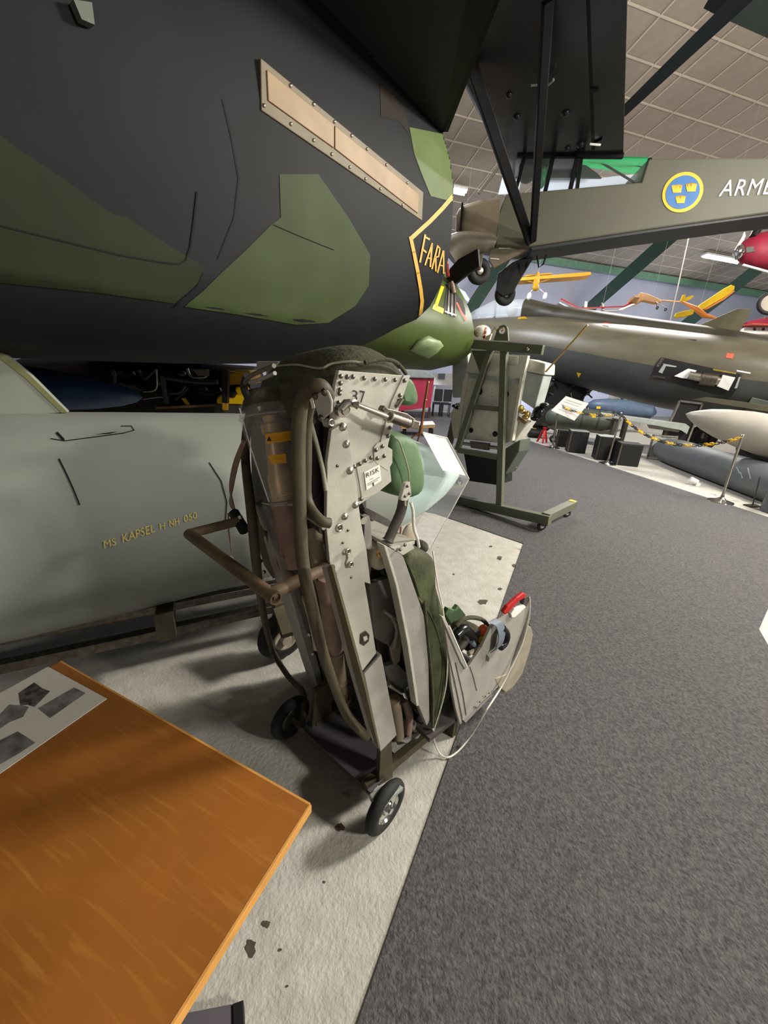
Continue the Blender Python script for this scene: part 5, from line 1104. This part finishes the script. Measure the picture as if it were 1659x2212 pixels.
for q in ([(1592, 1010), (1598, 1022)], [(1600, 1020), (1604, 1032)], [(1616, 1012), (1622, 1034)]): decal(grid2d(line_poly(q, 3), 8), FLb, 'white_marking', 'seat2_side', ft, .004)
dr_ = thing('panel_frame', oy(1480, 950, 8.6), 'black panel in a grey metal frame standing behind the pale pointed tank', 'panel')
M().prism([oy(x, y, 8.9) for x, y in [(1468, 866), (1516, 872), (1476, 975), (1424, 962)]], V((0, .05, 0))).obj('panel', 'black', dr_, sm=False)
for a, b in (((1468, 866), (1424, 962)), ((1468, 866), (1516, 872)), ((1516, 872), (1476, 975))): M().bar(oy(*a, 8.88), oy(*b, 8.88), .04, .04, V((0, 1, 0))).obj('frame_bar', 'steel', dr_, sm=False)
sl = thing('floor_spotlight', oz(1504, 1049), 'small white floor lamp on the pale floor beside the dark grey cylinder', 'lamp')
c = oz(1504, 1049); M().tube([c+Z*.05, c+Z*.07+V((-.10, .05, .02))], [.045, .05], 14).obj('head', 'white', sl); M().box(c+Z*.025, V((.035, 0, 0)), V((0, .035, 0)), Z*.025).obj('base', 'white', sl, sm=False)
sg = thing('sign_foot', oz(1627, 1095), 'thin dark stand with flat foot before the dark grey cylinder', 'stand')
c = oz(1625, 1094); M().box(c+Z*.01, V((.10, .02, 0)), V((-.01, .05, 0)), Z*.01).obj('foot', 'fighter_dark', sg, sm=False); M().tube([c, oy(1642, 1030, c.y)], .008, 8).obj('pole', 'fighter_dark', sg)
gb = thing('grey_drum', oz(1672, 1112), 'dark grey rounded drum cut by the right picture edge', 'drum')
c = oz(1676, 1108); M().lathe(c, Z, [(0, .16), (.01, .17), (.42, .17), (.43, .16)], 28).obj('body', 'floor_tank', gb)
# dark machinery below the nose of the fighter
mc = thing('machinery', oy(1195, 870, 11.4), 'dark tangled machinery with pipes below the nose of the olive fighter', 'machine')
for k in range(14):
    x, y = 1180+random.random()*100, 822+random.random()*50; p = oy(x, y, 11.2+random.random()*.5); q = p+V((random.uniform(-.5, .5), random.uniform(-.2, .2), random.uniform(-.5, .3)))
    M().tube(cat([p, p.lerp(q, .5)+V((.05, 0, .08)), q], 4), random.choice([.02, .03, .05]), 8).obj('pipe', random.choice(['black_gloss', 'dark_steel', 'seat_dark', 'bomb']), mc)
for x, y, a, b in ((1205, 850, .3, .35), (1240, 845, .3, .3), (1170, 895, .25, .3)): p = oy(x, y, 11.6); M().box(p, V((a, -.05, 0)), V((.05, .2, 0)), V((.06, 0, b))).obj('block', 'black', mc, sm=False, bev=.03)
for x in (1185, 1235): p = oy(x, 880, 11.6); M().bar(V((p.x, p.y, 0)), p, .12, .12, V((1, 0, 0))).obj('leg', 'black', mc, sm=False)
M().tube([oy(1163, 858, 11.1), oy(1178, 826, 11.1)], .05, 12).obj('shock_strut', 'chrome', mc)
wt = thing('display_case', oy(1365, 868, 13.2), 'bright white display shelf with small items seen under the fighter belly', 'shelf')
c = oy(1365, 866, 13.2); M().box(c, V((.62, 0, 0)), V((0, .25, 0)), Z*.02).obj('shelf_board', 'white', wt, sm=False); M().box(c+Z*.42, V((.62, 0, 0)), V((0, .25, 0)), Z*.02).obj('shelf_board', 'white', wt, sm=False); M().box(c+V((0, .26, .2)), V((.62, 0, 0)), V((0, .01, 0)), Z*.25).obj('back_board', 'white', wt, sm=False)
for s_ in (-1, 1): M().bar(V((c.x+.6*s_, c.y, 0)), c+V((.6*s_, 0, .44)), .04, .3, V((1, 0, 0))).obj('side_board', 'white', wt, sm=False)
for k in range(5): M().ell(c+V((-.4+.2*k, -.15, .08)), V((.07, 0, 0)), V((0, .05, 0)), Z*.06, 10, 6).obj('exhibit', random.choice(['bomb_blue', 'seat2', 'tan']), wt)

# ================================================================== MIDDLE DISTANCE BEHIND THE SEAT
rc = thing('covered_case', oz(905, 886), 'crimson cloth-sided case with grey padded cover behind the green head pad', 'case')
a = oz(905, 884); a = V((a.x-.1, 13.2, 0)); fx = V((1, 0, 0))
def at_(x, y, Y): return oy(x, y, Y)
M().prism([at_(x, y, 13.2) for x, y in [(868, 812), (938, 815), (930, 880), (862, 888)]], V((0, 1.0, 0))).obj('case', 'crimson', rc, sm=False)
M().prism([at_(x, y, 13.1) for x, y in [(864, 803), (880, 797), (905, 797), (926, 803), (940, 813), (936, 818), (866, 816)]], V((0, 1.1, 0))).obj('cover', 'grey_cloth', rc, sm=False, bev=.04)
for x in (870, 928): p = at_(x, 880, 13.6); M().bar(V((p.x, p.y, 0)), V((p.x, p.y, .35)), .08, .08, V((1, 0, 0))).obj('leg', 'seat_dark', rc, sm=False)
wt2 = thing('white_table', oy(957, 840, 15), 'white table with small dark display board in the far background', 'table')
M().prism([at_(x, y, 15) for x, y in [(938, 806), (980, 808), (978, 833), (936, 831)]], V((0, .3, 0))).obj('front_board', 'white', wt2, sm=False)
M().prism([at_(x, y, 14.97) for x, y in [(948, 807), (962, 807), (961, 819), (947, 819)]], V((0, .02, 0))).obj('dark_picture', 'blue_grey', wt2, sm=False)
for x in (940, 975): p = at_(x, 832, 15.1); M().bar(V((p.x, p.y, 0)), p, .06, .06, V((1, 0, 0))).obj('leg', 'white', wt2, sm=False)
for i, x in enumerate((946, 966)):
    ch = thing('chair', oy(x, 870, 14.2), ['black chair before the far white table, left one', 'black chair before the far white table, right one'][i], 'chair', 'black chairs in the far background'); p = oy(x, 852, 14.2); p.z = .45
    M().box(p, V((.14, 0, 0)), V((0, .18, 0)), Z*.03).obj('seat', 'black', ch, sm=False); M().box(p+V((0, -.18, .28)), V((.14, 0, 0)), V((0, .02, 0)), Z*.2).obj('backrest', 'black', ch, sm=False)
    for sx in (-.12, .12):
        for sy in (-.15, .15): M().tube([p+V((sx, sy, 0)), V((p.x+sx, p.y+sy, 0))], .018, 8).obj('leg', 'black', ch)
bn = thing('low_bench', oz(905, 940), 'low pale-topped wooden bench behind the copper pole', 'bench')
a = oz(905, 937); c = V((a.x, 9.6, 0)); z_ = at_(905, 924, 9.6).z
M().prism([at_(x, y, 9.6) for x, y in [(866, 922), (940, 919), (940, 924), (866, 927)]], V((0, .6, 0))).obj('bench_top', 'wood_light', bn, sm=False, bev=.01)
M().prism([at_(x, y, 9.58)+Z*.004 for x, y in [(866, 920), (940, 917), (940, 919), (866, 922)]], V((0, .62, 0))).obj('top_sheet', 'paper', bn, sm=False)
for x in (874, 932): p = at_(x, 926, 9.8); M().box(V((p.x, p.y+.1, p.z/2)), V((.04, 0, 0)), V((0, .2, 0)), Z*(p.z/2-.01)).obj('leg', 'black', bn, sm=False)
cp2 = thing('copper_pole_stand', oy(910, 940, 3.5), 'slim copper-coloured pole stand with forked foot left of the tilted clear sign', 'stand')
Y_ = 3.6
for (a, b), r in ((((925, 826), (919, 863)), .011), (((919, 863), (910, 922)), .013), (((910, 922), (908, 936)), .018)): M().tube([oy(*a, Y_), oy(*b, Y_)], r, 12).obj('pole', 'copper', cp2)
M().torus(oy(919, 863, Y_), Z, .012, .004, 14, 8).obj('collar', 'brass', cp2); M().ell(oy(925, 826, Y_), V((.013, 0, 0)), V((0, .013, 0)), Z*.013, 10, 6).obj('tip', 'brass', cp2)
for pts in ([(908, 934), (890, 945), (878, 960)], [(908, 934), (918, 940), (922, 952)], [(907, 936), (903, 950), (895, 965)]): M().tube(cat([oy(x, y, Y_) for x, y in pts], 4), .008, 8).obj('foot_arm', 'copper', cp2)
M().tube([oy(880, 958, Y_), oy(880, 958, Y_)*1+V((0, 0, -oy(880, 958, Y_).z))], .010, 8).obj('foot_leg', 'copper', cp2)
ac = thing('acrylic_sign', oy(975, 1030, 2.9), 'clear bent acrylic sign holder with tilted white sheet beside the pod nose', 'sign')
YA = 2.35
AQ = [oy(913, 934, YA+.12), oy(966, 946, YA+.35), oy(1013, 1034, YA+.1), oy(962, 1022, YA-.12)]
an = (AQ[1]-AQ[0]).cross(AQ[3]-AQ[0]).normalized()
M().prism(AQ, an*.004).obj('clear_top', 'acrylic', ac, sm=False)
M().prism([AQ[0].lerp(AQ[1], .03)+an*.006, AQ[1].lerp(AQ[0], .04)+an*.006, AQ[2].lerp(AQ[3], .04).lerp(AQ[1], .08)+an*.006, AQ[3].lerp(AQ[0], .08)+an*.006], an*.002).obj('sheet', 'clear_paper', ac, sm=False)
LG = [AQ[2], AQ[3], oy(872, 1185, YA-.25), oy(922, 1200, YA-.02)]; ln_ = (LG[1]-LG[0]).cross(LG[3]-LG[0]).normalized()
M().prism(LG, ln_*.004).obj('clear_leg', 'acrylic', ac, sm=False)
M().tube([AQ[0], AQ[1], AQ[2]], .004, 6).obj('clear_edge', 'rope', ac); M().tube([LG[0], LG[3]], .0035, 6).obj('clear_edge', 'rope', ac)
f_ = LG[3].lerp(LG[2], .5); M().tube([f_, V((f_.x, f_.y, 0))], .012, 8).obj('support_rod', 'dark_steel', ac)

# ================================================================== BEHIND THE POD ON THE LEFT
en_ = thing('jet_engine', oy(360, 840, 5.5), 'dark exposed jet engine with pipes seen under the overhead jet', 'engine')
YE = 5.4; ea = oy(60, 846, YE); eb = oy(560, 850, YE); exd = (eb-ea)  # casing lengthened leftwards as dark backing where the space behind is dark
M().lathe(ea, exd, [(0, .35), (.1, .42), (1.6, .45), (2.1, .40), (exd.length, .34)], 28).obj('casing', 'engine', en_)
for x0, y0, pts, r, m in [(0, 0, [(245, 800), (250, 830), (242, 870)], .02, 'pipe'), (0, 0, [(300, 800), (312, 818), (322, 812), (335, 800)], .016, 'pipe'), (0, 0, [(338, 798), (338, 840), (310, 846)], .012, 'steel'), (0, 0, [(352, 812), (356, 840), (362, 872)], .035, 'pipe'), (0, 0, [(356, 816), (400, 822), (440, 826), (470, 826)], .03, 'pipe'), (0, 0, [(405, 796), (414, 814), (445, 814), (448, 798)], .014, 'steel'), (0, 0, [(408, 838), (395, 850), (380, 864)], .012, 'pipe'), (0, 0, [(262, 828), (280, 834), (300, 836), (308, 844)], .04, 'pipe'), (0, 0, [(310, 862), (340, 858), (354, 858)], .009, 'steel'), (0, 0, [(258, 802), (268, 812), (290, 806)], .025, 'engine'), (0, 0, [(366, 850), (390, 848), (400, 836)], .02, 'pipe'), (0, 0, [(430, 845), (460, 850), (478, 842)], .03, 'black')]:
    M().tube(cat([oy(x, y, YE-.48) for x, y in pts], 4), r, 10).obj('pipe', m, en_)
M().prism([oy(x, y, YE-.5) for x, y in [(415, 798), (448, 798), (448, 812), (428, 812)]], V((0, .05, 0))).obj('bracket', 'pinkish', en_, sm=False)
for k in range(9): M().ell(oy(250+k*24, 808+18*(k % 3), YE-.44), V((.05, 0, 0)), V((0, .05, 0)), Z*.04, 10, 6).obj('accessory', random.choice(['black_gloss', 'engine', 'pipe']), en_)
for x in (270, 500): p = oy(x, 870, YE); M().bar(V((p.x, p.y, 0)), V((p.x, p.y, 1.2)), .15, .15, V((1, 0, 0))).obj('stand_leg', 'black', en_, sm=False)
M().prism([oy(x, y, YE-.55) for x, y in [(335, 879), (490, 872), (490, 877), (335, 884)]], V((0, .5, 0))).obj('stand_shelf', 'strip', en_, sm=False)
M().prism([oy(x, y, YE-.5) for x, y in [(392, 861), (400, 860), (410, 874), (402, 875)]], V((0, .02, 0))).obj('yellow_marker', 'yellow', en_, sm=False)
ym = thing('yellow_machine', oy(505, 850, 4.6), 'yellow painted machine with dark post left of the ejection seat top', 'machine')
YM = 4.6
M().prism([oy(x, y, YM) for x, y in [(466, 862), (474, 853), (505, 852), (530, 850), (534, 862), (528, 874), (468, 873)]], V((0, .4, 0))).obj('lower_casing', 'yellow', ym, sm=False, bev=.02)
M().prism([oy(x, y, YM+.1) for x, y in [(490, 800), (540, 800), (540, 830), (490, 832)]], V((0, .4, 0))).obj('upper_casing', 'dark_yellow', ym, sm=False, bev=.01)
M().prism([oy(x, y, YM+.05) for x, y in [(508, 836), (524, 834), (530, 852), (506, 854)]], V((0, .2, 0))).obj('neck', 'yellow', ym, sm=False, bev=.02)
M().bar(oy(489, 798, YM-.1), oy(487, 870, YM-.1), .06, .06, V((0, 1, 0))).obj('post', 'engine', ym, sm=False); M().bar(oy(487, 870, YM-.1), oy(487, 885, YM-.1), .05, .05, V((0, 1, 0))).obj('post_foot', 'dark_yellow', ym, sm=False)
M().lathe(oy(500, 852, YM-.02), V((0, 1, 0)), [(-.03, .03), (.05, .05)], 16).obj('black_cap', 'black', ym); M().ell(oy(502, 806, YM), V((.05, 0, 0)), V((0, .03, 0)), Z*.012, 10, 6).obj('lamp_glint', 'brass', ym)
p = oy(505, 880, YM+.2); M().bar(V((p.x, p.y, 0)), V((p.x, p.y, p.z+.05)), .4, .3, V((1, 0, 0))).obj('pedestal', 'seat_dark', ym, sm=False)

# ================================================================== MODEL AIRCRAFT HANGING ON STRINGS
def mp(name, x, y, d, lab): return thing(name, dep(x, y, d), lab, 'model aircraft', 'model aircraft hanging by the wall')
def flatp(e, pts, d, th, nm, m, bev=.004): M().prism([dep(x, y, d) for x, y in pts], FW*th).obj(nm, m, e, sm=False, bev=bev)
def slab(e, pts, d0, d1, nm, m, th=.02):  # wing whose near and far corners have their own depth
    M().prism([dep(x, y, d0 if k == 0 else d1) for x, y, k in pts], Z*th).obj(nm, m, e, sm=False)
def string(e, x, y, d):
    p = dep(x, y, d); t = (W0-p).dot(CN)/CN.z; M().tube([p, p+Z*(t-.02)], .0016, 6).obj('string', 'rope', e)
m1 = mp('model_aircraft', 1160, 610, 10, 'small yellow high-wing model aircraft below the hanging wheels'); d = 10
M().prism([dep(x, y, d) for x, y in [(1118, 600), (1276, 587), (1277, 593), (1262, 596), (1120, 606)]], FW*.25+Z*.03).obj('wing', 'model_cub', m1, sm=False)
M().tube([dep(1158, 612, d-.15), dep(1160, 604, d+.2), dep(1162, 588, d+1.1)], [.07, .085, .03], 12).obj('fuselage', 'model_cub', m1); M().ell(dep(1157, 621, d-.2), V((.085, 0, 0)), V((0, .07, 0)), Z*.08, 14, 8).obj('cowl', 'dark_yellow', m1)
M().prism([dep(x, y, d+1.0) for x, y in [(1134, 594), (1192, 589), (1192, 591), (1134, 597)]], FW*.1).obj('tailplane', 'model_cub', m1, sm=False)
for s_, x in ((0, 1143), (1, 1177)): M().ell(dep(x, 640, d-.1), V((.05, 0, 0)), V((0, .09, 0)), Z*.09, 12, 8).obj('wheel_spat', 'white', m1); M().tube([dep(1158, 618, d), dep(x, 634, d-.05)], .012, 6).obj('gear_leg', 'white', m1); M().tube([dep(1160, 612, d), dep(1118 if s_ == 0 else 1210, 602 if s_ == 0 else 596, d+.1)], .008, 6).obj('wing_strut', 'model_cub', m1)
string(m1, 1164, 585, d)
m2 = mp('model_glider', 1300, 665, 10.5, 'white and red model glider with bent-up wing tips above the olive fighter spine'); d = 10.5
for a, b in (((1211, 646), (1250, 666)), ((1250, 666), (1345, 663)), ((1345, 663), (1386, 645))):
    p, q = dep(*a, d), dep(*b, d); M().bar(p, q, .10, .03, Z).obj('wing_edge', 'red', m2, sm=False); M().bar(p+FW*.14-Z*.03, q+FW*.14-Z*.03, .26, .03, Z).obj('wing_panel', 'white', m2, sm=False)
M().tube([dep(1302, 672, d-.15), dep(1302, 660, d+.5), dep(1300, 655, d+1.2)], [.03, .035, .015], 10).obj('fuselage', 'pinkish', m2); M().bar(dep(1264, 668, d+.3), dep(1266, 652, d+.5), .03, .08, V((1, 0, 0))).obj('fin', 'bomb', m2, sm=False); string(m2, 1302, 658, d)
m3 = mp('model_aircraft', 1420, 650, 10.2, 'balsa-coloured stick model aircraft between glider and yellow-winged model'); d = 10.2
M().prism([dep(x, y, d) for x, y in [(1384, 631), (1398, 634), (1424, 645), (1430, 652), (1418, 654), (1390, 648), (1380, 652)]], FW*.1).obj('fuselage', 'balsa', m3, sm=False, bev=.01); M().tube([dep(1424, 649, d+.05), dep(1476, 653, d+.1)], .018, 8).obj('tail_boom', 'balsa', m3)
M().prism([dep(x, y, d) for x, y in [(1370, 638), (1392, 640), (1392, 644), (1372, 642)]], FW*.3).obj('tailplane', 'balsa', m3, sm=False)
for x in (1420, 1438): M().torus(dep(x, 665+(x-1420)*.2, d), V((1, .2, 0)), .03, .012, 14, 6).obj('wheel', 'rubber', m3); M().tube([dep(1416, 652, d), dep(x, 664, d)], .006, 6).obj('gear_wire', 'dark_steel', m3)
string(m3, 1410, 645, d)
m4 = mp('model_aircraft', 1510, 665, 9.6, 'orange model aircraft with long yellow wings banking above the olive fighter'); d = 9.6
M().tube([dep(1474, 652, d+.2), dep(1505, 668, d), dep(1522, 682, d-.05), dep(1552, 688, d-.1)], [.02, .06, .06, .015], 10).obj('fuselage', 'model_orange', m4)
M().prism([dep(x, y, d) for x, y in [(1508, 666), (1512, 658), (1545, 636), (1566, 622), (1580, 615), (1588, 618), (1586, 626), (1568, 640), (1540, 656), (1522, 667)]], FW*.05).obj('wing', 'model_yellow', m4, sm=False, bev=.01)
M().prism([dep(x, y, d) for x, y in [(1522, 668), (1540, 657), (1568, 641), (1586, 627), (1587, 630), (1566, 646), (1530, 667)]], FW*.06).obj('wing_trailing_edge', 'model_orange', m4, sm=False)
M().prism([dep(x, y, d) for x, y in [(1500, 668), (1498, 678), (1478, 684), (1462, 686), (1458, 682), (1462, 676), (1480, 671)]], FW*.05).obj('wing', 'model_yellow', m4, sm=False, bev=.01)
M().prism([dep(x, y, d+.2) for x, y in [(1478, 644), (1496, 638), (1499, 640), (1492, 646), (1478, 652)]], FW*.03).obj('tailplane', 'model_yellow', m4, sm=False); M().prism([dep(x, y, d+.2) for x, y in [(1470, 650), (1476, 636), (1481, 636), (1478, 652)]], FW*.03).obj('tail_fin', 'model_yellow', m4, sm=False)
p_, q_ = dep(1466, 612, 10), dep(1447, 698, 10)
M().tube([p_+(p_-q_)*2.2, q_], .012, 8).obj('white_cord', 'rope', m3); string(m4, 1512, 660, d)
m5 = mp('red_aircraft', 1640, 540, 7.5, 'red aircraft nose with silver spinner at the right edge below the lettering'); d = 7.5
M().loft([[dep(x, (a+b)/2, d)+UP*((b-a)/2*d/FPX)*math.sin(t)+ (FW*.8)*((b-a)/2*d/FPX)*math.cos(t) for t in [2*math.pi*k/20 for k in range(20)]] for x, a, b in [(1600, 528, 556), (1606, 520, 564), (1625, 510, 574), (1650, 503, 579), (1680, 498, 584), (1760, 490, 590)]]).obj('cowling', 'crimson', m5)
M().ell(dep(1596, 545, d), RT*.06, FW*.12, UP*.13, 16, 10).obj('spinner', 'chrome', m5)
M().prism([dep(x, y, d) for x, y in [(1598, 548), (1590, 536), (1604, 512), (1609, 500), (1611, 510), (1606, 524)]], FW*.02).obj('propeller_blade', 'white', m5, sm=False)
M().tube([dep(1625, 512, d-.1), dep(1640, 484, d)], .05, 10).obj('exhaust_stack', 'black', m5); M().tube([dep(1635, 512, d), dep(1648, 486, d)], .04, 10).obj('exhaust_stack', 'dark_steel', m5)
M().prism([dep(x, y, d-.5) for x, y in [(1612, 534), (1628, 532), (1630, 543), (1612, 546)]], FW*.02).obj('air_intake', 'seat_dark', m5, sm=False); M().tube([dep(1605, 572, d-.1), dep(1670, 590, d-.1)], .02, 8).obj('pale_stripe', 'white', m5); string(m5, 1680, 490, d)
m6 = mp('float_biplane', 1640, 700, 8.6, 'red and white model floatplane behind the dorsal fin of the olive fighter'); d = 9.2
M().prism([dep(x, y, d) for x, y in [(1614, 694), (1660, 684), (1700, 682), (1700, 700), (1616, 700)]], FW*.2).obj('fuselage', 'crimson', m6, sm=False, bev=.02); M().bar(dep(1614, 701, d-.1), dep(1700, 704, d-.1), .3, .03).obj('wing_edge', 'salmon', m6, sm=False)
M().prism([dep(x, y, d) for x, y in [(1610, 706), (1700, 706), (1700, 722), (1600, 722)]], FW*.12).obj('float', 'white', m6, sm=False, bev=.02)
for x in (1630, 1649): M().lathe(dep(x, 711, d-.005), -FW, [(-.01, .035), (.004, .035)], 14).obj('round_hole', 'bomb', m6)
string(m6, 1650, 690, d)
m7 = m5; c = dep(1666, 655, 7.5)
ax_ = (FW+RT*.4).normalized(); M().torus(c, ax_, .19, .035, 32, 10).obj('landing_wheel', 'rubber', m7); M().lathe(c-ax_*.02, ax_, [(0, .17), (.04, .17)], 28).obj('wheel_disc', 'tile', m7); M().tube([c, dep(1675, 580, 7.5)], .03, 8).obj('gear_leg', 'dark_steel', m7)
m8 = mp('model_glider', 1000, 640, 11, 'silvery translucent model wing tip behind the nose of the camouflaged jet'); M().prism([dep(x, y, 11) for x, y in [(975, 612), (1005, 630), (1015, 646), (1012, 652), (996, 640), (978, 626)]], FW*.1).obj('wing_tip', 'canopy_glass', m8, sm=False, bev=.01); string(m8, 990, 625, 11)
